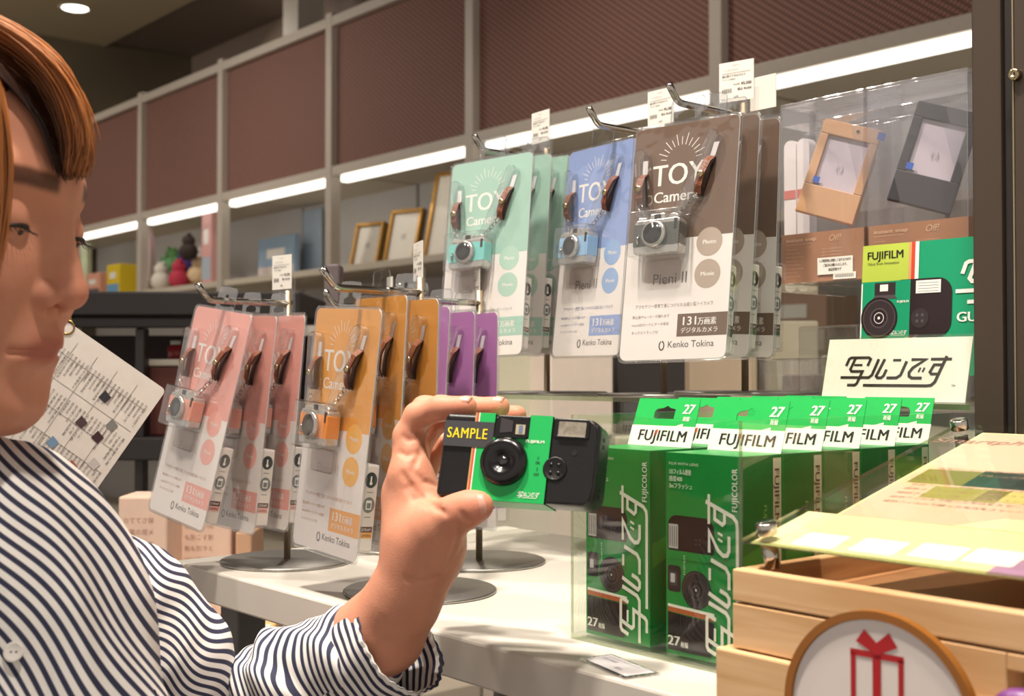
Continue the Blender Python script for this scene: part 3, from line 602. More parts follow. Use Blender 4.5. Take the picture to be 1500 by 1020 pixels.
    b = MB(); b.prism([(cx - .003, cz + h2 * .72), (cx + .003, cz + h2 * .72), (cx + .003, cz + h2 * .97), (cx - .003, cz + h2 * .97)], .013, .0134, BLACKP, mp)
    b.prism([(cx + .0165, cz + h2 * .15), (cx + .019, cz + h2 * .15), (cx + .019, cz + h2 * .66), (cx + .0165, cz + h2 * .66)], .0139, .0143, BLACKP, mp)
    text(b, 'Pieni2', cx - .018, cz + h2 * .55, .0013, INK, mp, hh=.0137); b.build('viewfinder', body)
    b = MB(); b.tube([(cx - .0165, -.0145, cz - .008), (cx - .0165, -.0158, cz - .005), (cx - .0165, -.0145, cz - .001)], .0012, CHROME, 8); b.build('self_timer_lever', body)
    # shadow-free insert: grey tray under the camera
    # straps
    for side, (ax, az, bx, bz) in enumerate(((.125, -.205 * CH, .13, -.345 * CH), (.77, -.165 * CH, .675, -.325 * CH))):
        A = Vector(((ax - .5) * CW, 0, az)); Bv = Vector(((bx - .5) * CW, 0, bz)); dr = (Bv - A).normalized(); nx = Vector((-dr.z, 0, dr.x)) * -1
        pth = [(0, -.002), (.15, -.0065), (.45, -.0095), (.8, -.0085), (1, -.005)]
        sb = MB(); wv = .0034
        for t0, (u_, yy) in enumerate(pth[:-1]):
            u1, y1 = pth[t0 + 1]; p0 = A.lerp(Bv, u_); p1 = A.lerp(Bv, u1)
            vs_ = [];
            for pp, y_ in ((p0, yy), (p1, y1)):
                for sx, dy in ((-1, 0), (1, 0), (1, .0014), (-1, .0014)): q = pp + nx * (wv * sx); vs_.append((q.x, y_ + dy, q.z))
            sb.add(vs_, [(0, 1, 5, 4), (2, 3, 7, 6)], LEATH, True); sb.add(vs_, [(1, 2, 6, 5), (3, 0, 4, 7), (0, 3, 2, 1), (4, 5, 6, 7)], LEATHE)
            sb.add([(v[0], v[1] + .004 if False else v[1] * .35, v[2]) for v in vs_], [(0, 1, 5, 4), (2, 3, 7, 6)], LEATHE)
        st = sb.build('leather_strap', root)
        mid = A.lerp(Bv, .52)
        b = MB(); MM = Matrix(((1, 0, 0, mid.x), (0, 0, -1, -.0096), (0, 1, 0, mid.z), (0, 0, 0, 1))); b.lathe([(.0029, 0), (.003, .0008), (.0022, .0015), (.0006, .0017)], mat('snap_brass', (190, 176, 140), .25, 1), 16, MM); b.build('snap_button', st)
        # white slot above
        q = A - dr * .012; b = MB(); b.prism([(q.x - .0024, q.z), (q.x + .0024, q.z), (A.x + .0024, A.z), (A.x - .0024, A.z)], .0006, .0012, mat('slot_white', (240, 236, 236), .3), mp); b.build('card_slot', root)
        # chain rings
        end = Vector((cx + (-w2 * .85 if side == 0 else w2 * .75), -.008, cz + h2 * .95)); stt = Vector((Bv.x, -.006, Bv.z)); b = MB(); n = 3 if side == 0 else 5
        for j in range(n):
            c = stt.lerp(end, (j + .55) / n); dd = (end - stt).normalized(); L_ = (end - stt).length / n * .62; o_ = Vector((-dd.z, 0, dd.x)) if j % 2 == 0 else Vector((0, 1, 0))
            b.tube([c + dd * (L_ * math.cos(a)) + o_ * (.0021 * math.sin(a)) for a in np.linspace(0, 6.283, 11)[:-1]], .00045, CHROME, 5, closed=True)
        b.build('ring_chain', root)
        # blister over the strap
        q0 = A - dr * .014; q1 = end; b = MB(); wb = .0062
        ol = []
        for a in np.linspace(0, math.pi, 7): ol.append((q0.x + wb * math.cos(a), q0.z + wb * math.sin(a)))
        ol += [(q1.x - wb * 1.1, q1.z), (q1.x + wb * 1.1, q1.z)]
        b.prism(ol, .0012, .0108, CLEARB, mp, smooth=False); b.build('strap_blister', root, bevel=.0015)
    b = MB(); b.prism(rrect(cx - w2 - .003, cz - h2 - .003, cx + w2 + .0035, cz + h2 + .002, .003), .0012, .0195, CLEARB, mp); b.prism(rrect(cx - w2 * .7, cz - h2 - .022, cx + w2 * .85, cz - h2 - .003, .003), .0012, .004, clear('clear_tray', (244, 240, 238), .8, .03), mp); b.build('camera_blister', root, bevel=.0012)
    # accessory box behind
    bx0, bx1 = CW / 2 - .040, CW / 2 - .0035; BZ0, BZ1 = -.965 * CH, -.615 * CH
    b = MB(); b.lo((bx0, .0008, BZ0), (bx1, .0155, BZ1), mat('accessory_white', (226, 218, 212), .4)); ab = b.build('accessory_box', root, bevel=.0015)
    SIDE = lambda x, y, h: (bx1 + h, .0082 + x, y)
    b = MB(); zc = BZ1 - .012
    b2 = mat('icon_dark', (52, 50, 52)); g2 = mat('icon_grey', (120, 122, 124))
    poly(b, disc(0, zc, .0055, 22, .0062), b2, SIDE, .0003); rect(b, -.0007, zc - .0035, .0007, zc + .003, WHITE, SIDE, .0004); poly(b, disc(0, zc - .0025, .0014, 10), WHITE, SIDE, .0005)
    rect(b, -.003, zc - .0098, .003, zc - .0092, g2, SIDE, .0003)
    zc -= .0195; poly(b, disc(0, zc, .0055, 22, .0062), g2, SIDE, .0003); poly(b, rrect(-.0026, zc - .0036, .0026, zc + .0036, .0006), WHITE, SIDE, .0004); rect(b, -.0018, zc - .0026, .0018, zc + .0016, g2, SIDE, .0005); rect(b, -.003, zc - .0098, .003, zc - .0092, g2, SIDE, .0003)
    zc -= .0215; rect(b, -.0055, zc, .0055, zc + .0045, mat('icon_brown', (96, 60, 48)), SIDE, .0003); rect(b, -.0055, zc - .0045, .0055, zc, TOP if cname != 'brown' else mat('icon_green', (96, 120, 92)), SIDE, .0003)
    text(b, 'STRAP', 0, zc + .0012, .0022, WHITE, SIDE, hh=.0005, align='c', width=.008); text(b, 'CAMERA', 0, zc - .0034, .0022, BLACKP, SIDE, hh=.0005, align='c', width=.009)
    b.build('printed_icons', ab)
    b = MB(); b.lo((bx0 - .002, .0006, BZ0 - .002), (bx1 + .0022, .0172, BZ1 + .002), CLEAR); b.build('accessory_blister', ab, bevel=.0015)
    return root
protos = {'pink': make_card('pink', (230, 164, 154), (222, 150, 128), (238, 176, 166)), 'orange': make_card('orange', (232, 164, 72), (232, 140, 56), (242, 186, 96)),
          'mint green': make_card('mint green', (164, 200, 186), (118, 196, 190), (176, 208, 192)), 'blue': make_card('blue', (146, 166, 212), (140, 180, 214), (150, 178, 218)),
          'brown': make_card('brown', (112, 90, 76), (74, 76, 72), (178, 162, 148)), 'purple': make_card('purple', (180, 116, 180), (150, 90, 160), (180, 120, 184))}
poses = [('pink', (-1.0409, .5304, .2382), (-10.2, 7.5, 3.8), 'front'), ('pink', (-1.037, .5553, .2337), (-5.5, 2.3, 1), 'middle'), ('pink', (-1.0325, .5822, .2339), (-5.2, .4, .7), 'rear'),
    ('orange', (-.8442, .5407, .2321), (-4.9, 3.2, -.9), 'front'), ('orange', (-.8333, .5640, .2419), (-2.8, .9, -9), 'middle'), ('orange', (-.8306, .5870, .2400), (-1, 1.0, -3), 'rear'),
    ('mint green', (-.9313, .7616, .3907), (-8.9, -2.2, 13.9), 'front'), ('mint green', (-.9402, .799, .3968), (-2.5, 2.0, 6.3), 'middle'), ('mint green', (-.9357, .8244, .3975), (-2.5, 2.2, .5), 'rear'),
    ('blue', (-.8164, .8001, .392), (-6.3, 0, -5.5), 'single'),
    ('brown', (-.6733, .7569, .3854), (-9.3, -1.1, 10.2), 'front'), ('brown', (-.674, .7866, .3916), (-2.4, 2.0, 4.5), 'middle'), ('brown', (-.6737, .8131, .3912), (-1.2, 1.6, 3.2), 'rear'),
    ('purple', (-.917, .6599, .2401), (-3, 1, 2), 'front'), ('purple', (-.919, .6897, .2360), (-2, 0, 2), 'middle'), ('purple', (-.9126, .7135, .2351), (-1.5, -1, -1), 'rear')]
used = set()
LB = {'front': 'front %s toy camera card of three on its hook', 'middle': 'middle %s toy camera card, between the front and rear ones', 'rear': 'rearmost %s toy camera card, nearest its rack post', 'single': 'single sky %s toy camera card left of the brown ones'}
for c, loc, r, which in poses:
    o = protos[c] if c not in used else copy_tree(protos[c]); used.add(c)
    o.location = loc; o.rotation_euler = [math.radians(a) for a in r]; o['label'] = LB[which] % c; o['category'] = 'card'; o['group'] = 'toy camera cards on hooks'

# ================================================================== boxed film cameras in the acrylic case
GR = mat('film_green', (22, 142, 62), .38, grain=.02); GRD = mat('film_green_dark', (16, 118, 50), .4, grain=.02); GRT = mat('tab_green', (34, 176, 84), .4, grain=.02)
RED = mat('print_red', (206, 70, 44), .45); ORB = mat('print_orange', (186, 96, 52), .45); PB = mat('photo_black', (38, 24, 28), .4); PG = mat('photo_grey', (84, 76, 80), .35); PL = mat('photo_light', (200, 196, 200), .4); PM = mat('photo_mid', (52, 42, 46), .4)
def camera_picture(b, mp, x0, y0, w_, h_, flash_first=True, hh=.0002):
    pass
BW, BD, BH = .0595, .0405, .126
def make_box():
    t = thing('film_camera_box', 'x', 'box')
    b = MB(); b.lo((0, 0, 0), (BW, BD, BH), GR); b.lo((BW - .0001, .0005, .0005), (BW + .00005, BD - .0005, BH - .0005), GRD); b.build('carton', t, bevel=.0006)
    P = lambda u, v: (u * BW, (1 - v) * BH)
    b = MB(); mp = FRONT
    def R(u0, v0, u1, v1, m, hh): (xa, ya), (xb, yb) = P(u0, v1), P(u1, v0); rect(b, xa, ya, xb, yb, m, mp, hh)
    # black flash block
    q = rrect(.03 * BW, (1 - .49) * BH, .66 * BW, (1 - .31) * BH, .008); q = [(x, max(y, (1 - .49) * BH)) for x, y in q]
    poly(b, rrect(.03 * BW, .485 * BH, .66 * BW, .69 * BH, .007), PB, mp, .0003)
    R(.03, .485, .66, .525, GR, .00034); R(.03, .60, .62, .80, GR, .00034)
    R(.045, .355, .175, .475, PL, .00045); 
    for i in range(4): R(.06 + .03 * i, .365, .07 + .03 * i, .465, PG, .0005)
    poly(b, rrect(.03 * BW, .31 * BH, .21 * BW, .44 * BH, .002), PM, mp, .0004); R(.05, .59, .16, .66, PG, .00045); R(.07, .60, .13, .645, PL, .0005)
    cx_, cy_ = P(.42, .665)
    for r, m, e in ((.0118, PB, 0), (.0108, PG, 1), (.0102, PM, 2), (.0062, PG, 3), (.0055, PB, 4), (.0034, PG, 5), (.0024, PB, 6), (.0008, PL, 7)): poly(b, disc(cx_, cy_, r, 30), m, mp, .0004 + e * .00003)
    for i in range(2):
        for j in range(2): poly(b, disc((.42 + .05 * i) * BW, (1 - .42 - .022 * j) * BH, .0008, 8), PG, mp, .0004)
    for (v0, v1, m) in ((.752, .766, WHITE), (.766, .79, ORB)): poly(b, [(.03 * BW, (1 - v1) * BH), (.66 * BW, (1 - v1 - .012) * BH), (.66 * BW, (1 - v0 - .012) * BH), (.03 * BW, (1 - v0) * BH)], m, mp, .0004)
    poly(b, [(.03 * BW, .02 * BH), (.62 * BW, .02 * BH), (.66 * BW, .19 * BH), (.03 * BW, .207 * BH)], PB, mp, .00035)
    text(b, 'FUJIFILM', .27 * BW, .40 * BH, .0012, WHITE, mp, hh=.0005, rot=90, width=.012); text(b, 'ON OFF', .55 * BW, .47 * BH, .0012, BLACKP, mp, hh=.0005, rot=0)
    text(b, 'FILM WITH LENS', .05 * BW, .94 * BH, .0017, WHITE, mp, hh=.0005, width=.024, sp=1.1)
    for i, s in enumerate(('135フィルム使用', '感度400', '3mフラッシュ')): text(b, s, .05 * BW, (.895 - .035 * i) * BH, .0028, WHITE, mp, hh=.0005, bold=.015, width=(.018, .011, .019)[i])
    text(b, '27', .03 * BW, .045 * BH, .0062, WHITE, mp, hh=.0006, bold=.03, width=.010); text(b, '枚撮', .21 * BW, .045 * BH, .0028, WHITE, mp, hh=.0006, bold=.02, width=.006)
    text(b, 'FUJICOLOR', .965 * BW, .735 * BH, .0044, WHITE, mp, hh=.0005, rot=90, bold=.02, sp=1.1, width=.026)
    logo(b, .985 * BW, .012 * BH, .80 * BH, WHITE, mp, .0007, rot=90)
    b.build('printed_front', t)
    b = MB(); sp_ = lambda x, y, h: (BW + h, x, y)
    rect(b, BD - .0098, .045, BD - .0018, BH - .002, mat('side_strip', (222, 216, 190), .45), sp_, .0004); b.add([sp_(BD - .0098, .045, .0004), sp_(BD - .0018, .045, .0004), sp_(BD - .0018, .037, .0004)], [(0, 1, 2)], mat('side_strip', (1, 1, 1)))
    text(b, 'FUJIFILM', BD - .0083, BH - .008, .0046, mat('strip_print', (96, 60, 44)), sp_, hh=.0006, rot=-90, bold=.02, width=.034)
    text(b, 'FUJICOLOR', BD - .019, BH - .03, .003, mat('pale_green_print', (150, 200, 110)), sp_, hh=.0006, rot=-90, bold=.02, width=.03)
    poly(b, [(.002, .05), (BD - .011, .062), (BD - .011, .075), (.002, .066)], mat('side_wave', (60, 150, 50)), sp_, .0003)
    b.build('printed_side', t)
    # hanging header
    hm = Matrix.Translation((0, BD - .0006, BH)) @ Matrix.Rotation(math.radians(-19), 4, 'X')
    H_ = .034; tp_ = lambda x, y, h: tuple(hm @ Vector((x, -h, y)))
    cx_ = BW * .5
    xs0, xs1 = cx_ - .011, cx_ + .011; z0, z1 = .0195, .0275
    hole = [(xs1, z0 + .001), (xs1 - .001, z0), (xs0 + .001, z0), (xs0, z0 + .001), (xs0, z1 - .003), (xs0 + .002, z1 - .001), (cx_ - .003, z1), (cx_, z1 + .0015), (cx_ + .003, z1), (xs1 - .002, z1 - .001), (xs1, z1 - .003)]
    b = MB()
    L_ = [(0.0004, 0), (cx_, 0), (cx_, z0), (xs0 + .001, z0), (xs0, z0 + .001), (xs0, z1 - .003), (xs0 + .002, z1 - .001), (cx_ - .003, z1), (cx_, z1 + .0015), (cx_, H_), (.0015, H_)]
    b.prism(L_, -.0003, .0003, GRT, tp_); b.prism([(BW - x, y) for x, y in L_][::-1], -.0003, .0003, GRT, tp_)
    b.build('hang_header', t)
    b = MB(); rect(b, .0004, 0, BW - .0004, .0145, WHITE, tp_, .0004); poly(b, [(BW * .62, .0145), (BW - .0006, .0145), (BW - .0006, .0175), (BW * .66, .0175)], WHITE, tp_, .0004) if False else None
    text(b, 'FUJIFILM', BW * .14, .0038, .0080, BLACKP, tp_, hh=.0006, bold=.022, sp=1.06, width=BW * .75, shear=.05)
    poly(b, [(BW * .412, .0068), (BW * .437, .0098), (BW * .437, .0125), (BW * .412, .0105)], RED, tp_, .0008)
    text(b, '27', BW * .75, .0235, .0070, WHITE, tp_, hh=.0006, bold=.03, width=BW * .18, shear=.15); text(b, '枚撮', BW * .78, .0185, .0026, WHITE, tp_, hh=.0006, bold=.02, width=BW * .1)
    poly(b, [(BW * .68, .0145), (BW * .80, .0145), (BW * .80, .0165)], WHITE, tp_, .0005)
    b.build('printed_header', t)
    return t
pb = make_box(); first = True
ORD = ('front row', 'second row', 'third row', 'fourth row', 'rear row')
for j in range(5):
    for i, x in enumerate((-.6065, -.5315)):
        o = pb if first else copy_tree(pb); first = False
        o.location = (x + (.0 if i else .0), .5765 + j * .0415 + (.002 if i == 0 else 0), .0042); o.rotation_euler = (0, 0, math.radians([0.5, -.4, .8, 0, .3][j] * (1 if i else -1)))
        o['label'] = 'green boxed film camera in the %s of the acrylic case, %s column' % (ORD[j], 'right' if i else 'left'); o['group'] = 'boxed film cameras in the acrylic case'
ac = thing('acrylic_case', 'open clear acrylic case holding the green film camera boxes', 'case', (-.54, .68, 0))
def apart(nm, a, c, m=ACRYL): b = MB(); b.lo([a[0] + .54, a[1] - .68, a[2]], [c[0] + .54, c[1] - .68, c[2]], m); return b.build(nm, ac, bevel=.0005)
X0, X1, Y0, Y1, AH = -.6135, -.4655, .571, .804, .152
apart('case_floor', (X0, Y0, .0004), (X1, Y1, .0036)); apart('front_wall', (X0 + .003, Y0, .0037), (X1 - .003, Y0 + .003, AH)); apart('back_wall', (X0 + .003, Y1 - .003, .0037), (X1 - .003, Y1, AH))
apart('left_wall', (X0, Y0, .0037), (X0 + .003, Y1, AH)); apart('right_wall', (X1 - .003, Y0, .0037), (X1, Y1, AH))
b = MB()
for x in (X0, X1 - .0026): b.lo([x + .54, Y0 - .68 - .0002, .004], [x + .54 + .0026, Y0 - .68 - .00005, AH], ACRED)
b.lo([X0 + .54, Y0 - .6801, .0004], [X1 + .54, Y0 - .68, .0036], ACRED); b.build('cut_edge', ac)
# flat acrylic shelf label on the table
p = wz(905, 978, .0003); t = thing('shelf_label', 'clear flat shelf label lying at the table front below the green boxes', 'label', (p[0], p[1], .0003), (0, 0, math.radians(-14)))
b = MB(); b.lo((-.028, -.0125, 0), (.028, .0125, .0012), CLEARB); b.build('acrylic_plate', t); b = MB(); tm = lambda x, y, h: (x, y, h); rect(b, -.025, -.010, .025, .0105, mat('faint_label', (226, 222, 226)), tm, .0014); LV = mat('label_violet', (120, 112, 140))
text(b, 'インスタントフィルムカメラ', -.022, .006, .002, LV, tm, hh=.0016); text(b, '写真 27枚撮', -.022, .001, .0024, LV, tm, hh=.0016); text(b, '税込', .004, -.006, .003, LV, tm, hh=.0016); b.build('printed_label', t)
# ---- logo sign in clear stand
sx0, sx1 = -.598, -.4725; SY = .833
sg = thing('logo_sign', 'white sign with slanted black logotype in a clear stand behind the green boxes', 'sign', ((sx0 + sx1) / 2, SY, RZ + .0002), (math.radians(-14), 0, 0))
SW = sx1 - sx0; SH = .0505
b = MB(); b.lo((-SW / 2, -.0005, 0), (SW / 2, .0005, SH), mat('sign_white', (236, 232, 224), .35, grain=.01)); b.build('sign_card', sg)
b = MB(); logo(b, -SW * .375, .0115, SW * .76, mat('sign_ink', (44, 26, 20), .5), FRONT, .0008); text(b, 'TM', SW * .40, .012, .0018, INK, FRONT, hh=.0009); b.build('printed_logotype', sg)
b = MB(); b.lo((-SW / 2 - .003, -.0022, -.0001), (SW / 2 + .003, -.0012, SH + .002), ACRYL); b.lo((-SW / 2 - .003, .001, -.0001), (SW / 2 + .003, .002, SH + .002), ACRYL); b.lo((-SW / 2, .0025, 0), (SW / 2, .035, .0015), ACRYL); b.build('acrylic_holder', sg)
# ---- guide leaflet
a, bq, cq, dq = wy(1258, 500, .865), wy(1277, 360, .868), wy(1440, 345, .868), wy(1440, 545, .865)
gx = Vector(cq - bq); gx.z *= .0; gw = gx.length * 1.25
gl = thing('guide_leaflet', 'green guide leaflet printed with a film camera, leaning behind the logo sign', 'leaflet', tuple(Vector(a) + Vector((0, 0, -.028))), (math.radians(-4), 0, 0))
GH = (Vector(bq) - Vector(a)).length + .028
LG = mat('leaflet_green', (16, 150, 106), .4, grain=.01); LY = mat('leaflet_lime', (182, 200, 78), .4)
b = MB(); b.lo((0, 0, 0), (gw, .0012, GH), LG); b.build('leaflet_card', gl)
b = MB(); mp = FRONT; y0 = .028; U_ = GH - y0; V = lambda f: y0 + U_ * f
hw = U_ * .53
rect(b, 0, 0, hw * 1.05, GH, LY, mp, .0003); rect(b, hw * 1.02, 0, hw * 1.08, GH, mat('leaflet_tan', (206, 160, 110)), mp, .0004); rect(b, hw * 1.08, 0, hw * 1.16, GH, RED, mp, .0004); rect(b, hw * 1.16, 0, hw * 1.24, GH, WHITE, mp, .0004)
text(b, 'FUJIFILM', hw * .10, V(.85), U_ * .085, BLACKP, mp, hh=.0006, bold=.02, width=hw * .8); text(b, 'Value from Innovation', hw * .12, V(.79), U_ * .03, INK, mp, hh=.0006, width=hw * .7)
cwx = hw * 1.08; poly(b, rrect(hw * .6, V(.03), hw * 1.95, V(.62), .012), PB, mp, .0005)
rect(b, -.0001, V(.02), cwx, V(.615), LG, mp, .0006); rect(b, 0, V(.02), hw * .03, V(.6), WHITE, mp, .0007); rect(b, hw * 1.0, V(.02), cwx, V(.03), LY, mp, .0007)
rect(b, hw * .3, V(.47), hw * .76, V(.60), PM, mp, .0008); rect(b, hw * .42, V(.51), hw * .6, V(.58), WHITE, mp, .0009); poly(b, [(hw * .25, V(.43)), (hw * .8, V(.43)), (hw * .74, V(.47)), (hw * .32, V(.47))], PG, mp, .0008)
for r, m, e in ((.215, PB, 0), (.19, PG, 1), (.18, PM, 2), (.105, PG, 3), (.09, PB, 4), (.06, PL, 5), (.05, PB, 6), (.015, WHITE, 7)): poly(b, disc(hw * .42, V(.235), U_ * r, 32), m, mp, .0009 + e * .00004)
rect(b, hw * 1.2, V(.47), hw * 1.72, V(.60), WHITE, mp, .0008)
for i in range(4): rect(b, hw * 1.24, V(.488 + .028 * i), hw * 1.68, V(.491 + .028 * i), PG, mp, .0009)
poly(b, disc(hw * 1.3, V(.22), U_ * .10, 26), PM, mp, .0008)
for i in (-1, 1):
    for j in (-1, 1): poly(b, disc(hw * 1.3 + i * U_ * .03, V(.22) + j * U_ * .03, U_ * .017, 10), PG, mp, .0009)
text(b, 'FUJIFILM', hw * .8, V(.385), U_ * .025, WHITE, mp, hh=.0008, width=hw * .25, bold=.03); logo(b, hw * .66, V(.05), hw * .38, WHITE, mp, .0008)
logo(b, hw * 2.02, V(.34), hw * 3.2, WHITE, mp, .0006); text(b, 'GUIDE', hw * 2.05, V(.17), U_ * .10, WHITE, mp, hh=.0006, bold=.03, width=hw * .85)
b.build('printed_guide', gl)
# ---- riser 2 + clear boxed photo frames
r2 = thing('tall_acrylic_stand', 'taller clear acrylic stand under the boxed photo frames', 'riser', (-.66, .90, RZ))
def r2p(nm, a, c): b = MB(); b.lo([a[0] + .66, a[1] - .90, a[2] - RZ], [c[0] + .66, c[1] - .90, c[2] - RZ], ACRYL); return b.build(nm, r2, bevel=.0006)
TZ = .262
r2p('stand_top', (-.735, .915, TZ - .004), (-.46, 1.06, TZ)); 
for x in (-.735, -.648, -.4641): r2p('stand_leg', (x, .915, RZ + .0003), (x + .004, 1.06, TZ - .0042))
for i, (x0, x1, y0, hgt, c, nm) in enumerate(((-.7235, -.632, .945, .172, (196, 152, 112), 'tan'), (-.6285, -.532, .945, .172, (44, 42, 48), 'black'))):
    W_ = x1 - x0; t = thing('boxed_photo_frame', 'clear box with a tilted %s instant photo frame above a brown base band' % nm, 'box', ((x0 + x1) / 2, y0, TZ + .0005), (0, 0, 0), 'boxed photo frames on the clear stand')
    HZ = hazy(); b = MB(); b.lo((-W_ / 2, 0, 0), (W_ / 2, .06, hgt), HZ); b.lo((-W_ / 2 + .001, .001, hgt * .88), (W_ / 2 - .001, .059, hgt * .985), HZ); b.lo((-W_ / 2 + .004, .030, .052), (W_ / 2 - .004, .05, hgt * .86), HZ)
    for ex in (-W_ / 2, W_ / 2 - .0008): b.lo((ex, -.0003, 0), (ex + .0008, .0005, hgt), CLEARB)
    b.lo((-W_ / 2, -.0003, hgt - .0008), (W_ / 2, .0005, hgt), CLEARB); b.lo((-W_ / 2, -.0003, hgt * .875), (W_ / 2, .0003, hgt * .88), CLEARB); b.build('clear_box', t, bevel=.0008)
    KB = mat('brown_sleeve', (164, 112, 74), .5); b = MB(); b.lo((-W_ / 2 + .0008, .0008, .001), (W_ / 2 - .0008, .058, .048), KB); bb = b.build('brown_base', t)
    b = MB(); PT = mat('sleeve_print', (214, 176, 140), .5)
    text(b, 'instant snap', -W_ / 2 + .006, .0405, .0036, PT, FRONT, hh=-.0004, bold=.03, width=.034); text(b, 'DIGITAL FRAME  INSTANT PHOTO', -W_ / 2 + .006, .0375, .0014, PT, FRONT, hh=-.0004); text(b, 'Off!', W_ * .08, .0385, .006, PT, FRONT, hh=-.0004, shear=.3)
    for k in range(8): text(b, 'photo frame  stand type', -W_ / 2 + .006, .033 - .0036 * k, .0014, PT, FRONT, hh=-.0004, width=.012 + .004 * (k % 3)); text(b, 'お気に入りの写真を飾れます', 0, .031 - .003 * k, .0013, PT, FRONT, hh=-.0004, width=.022) if k < 3 else None
    b.build('printed_text', bb)
    b = MB(); rect(b, -.004, .008, .034, .0235, LABW, FRONT, .0004)
    for k, s in enumerate(('レジ精算時に回収しておりますので', 'ご協力をお願いいたします。', '商品管理タグ')): text(b, s, .015, .0195 - .0042 * k, .0022, INK, FRONT, hh=.0006, align='c', bold=.02, width=(.034, .026, .014)[k])
    rect(b, .013, .003, .037, .009, LABW, FRONT, .0003)
    for k in range(20): rect(b, .015 + k * .001, .0045, .015 + k * .001 + .0003 * (1 + k % 2), .0075, INK, FRONT, .0004)
    b.build('retail_sticker', t)
    # tilted frame inside
    fr = MB(); FM = mat('frame_%s' % nm, c, .45); M_ = Matrix.Translation((.004, .022, .105)) @ Matrix.Rotation(math.radians(30), 4, 'Z') @ Matrix.Rotation(math.radians(17), 4, 'Y') @ Matrix.Rotation(math.radians(-8), 4, 'X')
    w2, h2 = .027, .046
    for x0_, x1_, z0_, z1_ in ((-w2, w2, h2 - .014, h2), (-w2, w2, -h2, -h2 + .028), (-w2, -w2 + .008, -h2 + .028, h2 - .014), (w2 - .008, w2, -h2 + .028, h2 - .014)): fr.lo((x0_, -.003, z0_), (x1_, .003, z1_), FM, M_)
    fo = fr.build('tilted_frame', t, bevel=.0008)
    b = MB(); b.lo((-w2 + .006, .0005, -h2 + .026), (w2 - .006, .002, h2 - .012), mat('frame_insert', (196, 186, 196), .2), M_); b.build('photo_insert', fo)
    b = MB(); b.lo((w2 - .004, .003, -h2 + .002), (w2, .020, h2 * .5), FM, M_); b.build('side_foot', fo)
    b = MB(); BT = mat('blue_tape', (40, 90, 180), .4); b.lo((-w2 + .007, -.0036, -h2 + .03), (-w2 + .013, -.003, -h2 + .036), BT, M_)
    if i == 0: b.lo((w2 - .003, -.0036, h2 - .009), (w2 + .004, -.003, h2 - .002), BT, M_); b.prism(disc(.006, h2 - .006, .0016, 12), .0032, .0036, BLACKP, lambda x, y, h: tuple(M_ @ Vector((x, -h, y))))
    b.build('tape_piece', fo)
    b = MB(); text(b, '(:)', 0, 0, .006, mat('faint_icon', (150, 146, 156)), lambda x, y, h: tuple(M_ @ Vector((x, -h, y))), hh=.0006, align='c'); b.build('insert_print', fo)
for i, px in enumerate((1163, 1182)):
    p = wy(px, 330, 1.03); t = thing('white_tube_pack', 'slim white pack behind the clear boxes, %s of two' % ('left' if i == 0 else 'right'), 'pack', (p[0], 1.03, TZ + .0005))
    b = MB(); b.prism(rrect(-.0075, 0, .0075, .155, .007), -.006, .006, mat('tube_white', (226, 218, 216), .4), FRONT); b.build('pack_body', t); b = MB(); rect(b, -.007, .095, .007, .104, mat('tube_red', (200, 110, 100)), FRONT, .0064); b.build('printed_band', t)
# flat clear box behind the brown cards, small clear case
for nm, lab, a, c in (('clear_flat_box', 'flat empty clear box lying on the riser behind the brown cards', (-.70, .88, RZ + .001), (-.60, .93, RZ + .035)), ('clear_cube_case', 'small clear case with grey contents under the boxed frames', (-.645, .865, RZ + .001), (-.585, .91, RZ + .062))):
    t = thing(nm, lab, 'box', ((a[0] + c[0]) / 2, (a[1] + c[1]) / 2, a[2])); w_, d_, h_ = c[0] - a[0], c[1] - a[1], c[2] - a[2]
    b = MB(); b.lo((-w_ / 2, -d_ / 2, 0), (w_ / 2, d_ / 2, h_), CLEARB); b.build('clear_shell', t, bevel=.002)
    b = MB(); b.lo((-w_ / 2 + .004, .004, .002), (w_ / 2 - .004, d_ / 2 - .006, h_ * .6), mat('grey_contents', (150, 140, 126), .5)); b.build('contents', t, bevel=.002)
# ---- dark upright at right
PX = -.4475
pm = mat('dark_bronze_post', (74, 63, 54), .38, .3, grain=.12, scale=30, stretch=(1, 1, .05)); up = thing('dark_upright', 'dark bronze metal upright at the right edge behind the wooden box', 'post', (PX, .80, .0005))
b = MB(); b.lo((0, 0, 0), (.022, .05, .9), pm); b.build('main_post', up, bevel=.0015)
b = MB(); b.lo((.0225, .004, 0), (.031, .05, .9), mat('dark_post_rebate', (36, 31, 29), .5)); b.build('rebate', up)
b = MB(); b.lo((.0315, -.002, 0), (.075, .05, .9), pm); b.build('door_stile', up, bevel=.0015)
b = MB(); b.lo((.0312, -.0024, 0), (.0322, -.0018, .9), mat('stile_edge', (150, 136, 112), .4, .5)); b.build('edge_strip', up)
p = wy(1488, 110, .797); b = MB(); MM = Matrix(((1, 0, 0, p[0] - PX), (0, 0, -1, -.0025), (0, 1, 0, p[2] - .0005), (0, 0, 0, 1))); b.lathe([(.0042, 0), (.0042, .004), (.0034, .005), (.0016, .0052), (.0014, .0044)], mat('screw_brass', (170, 156, 128), .25, 1), 20, MM); b.build('screw', up)
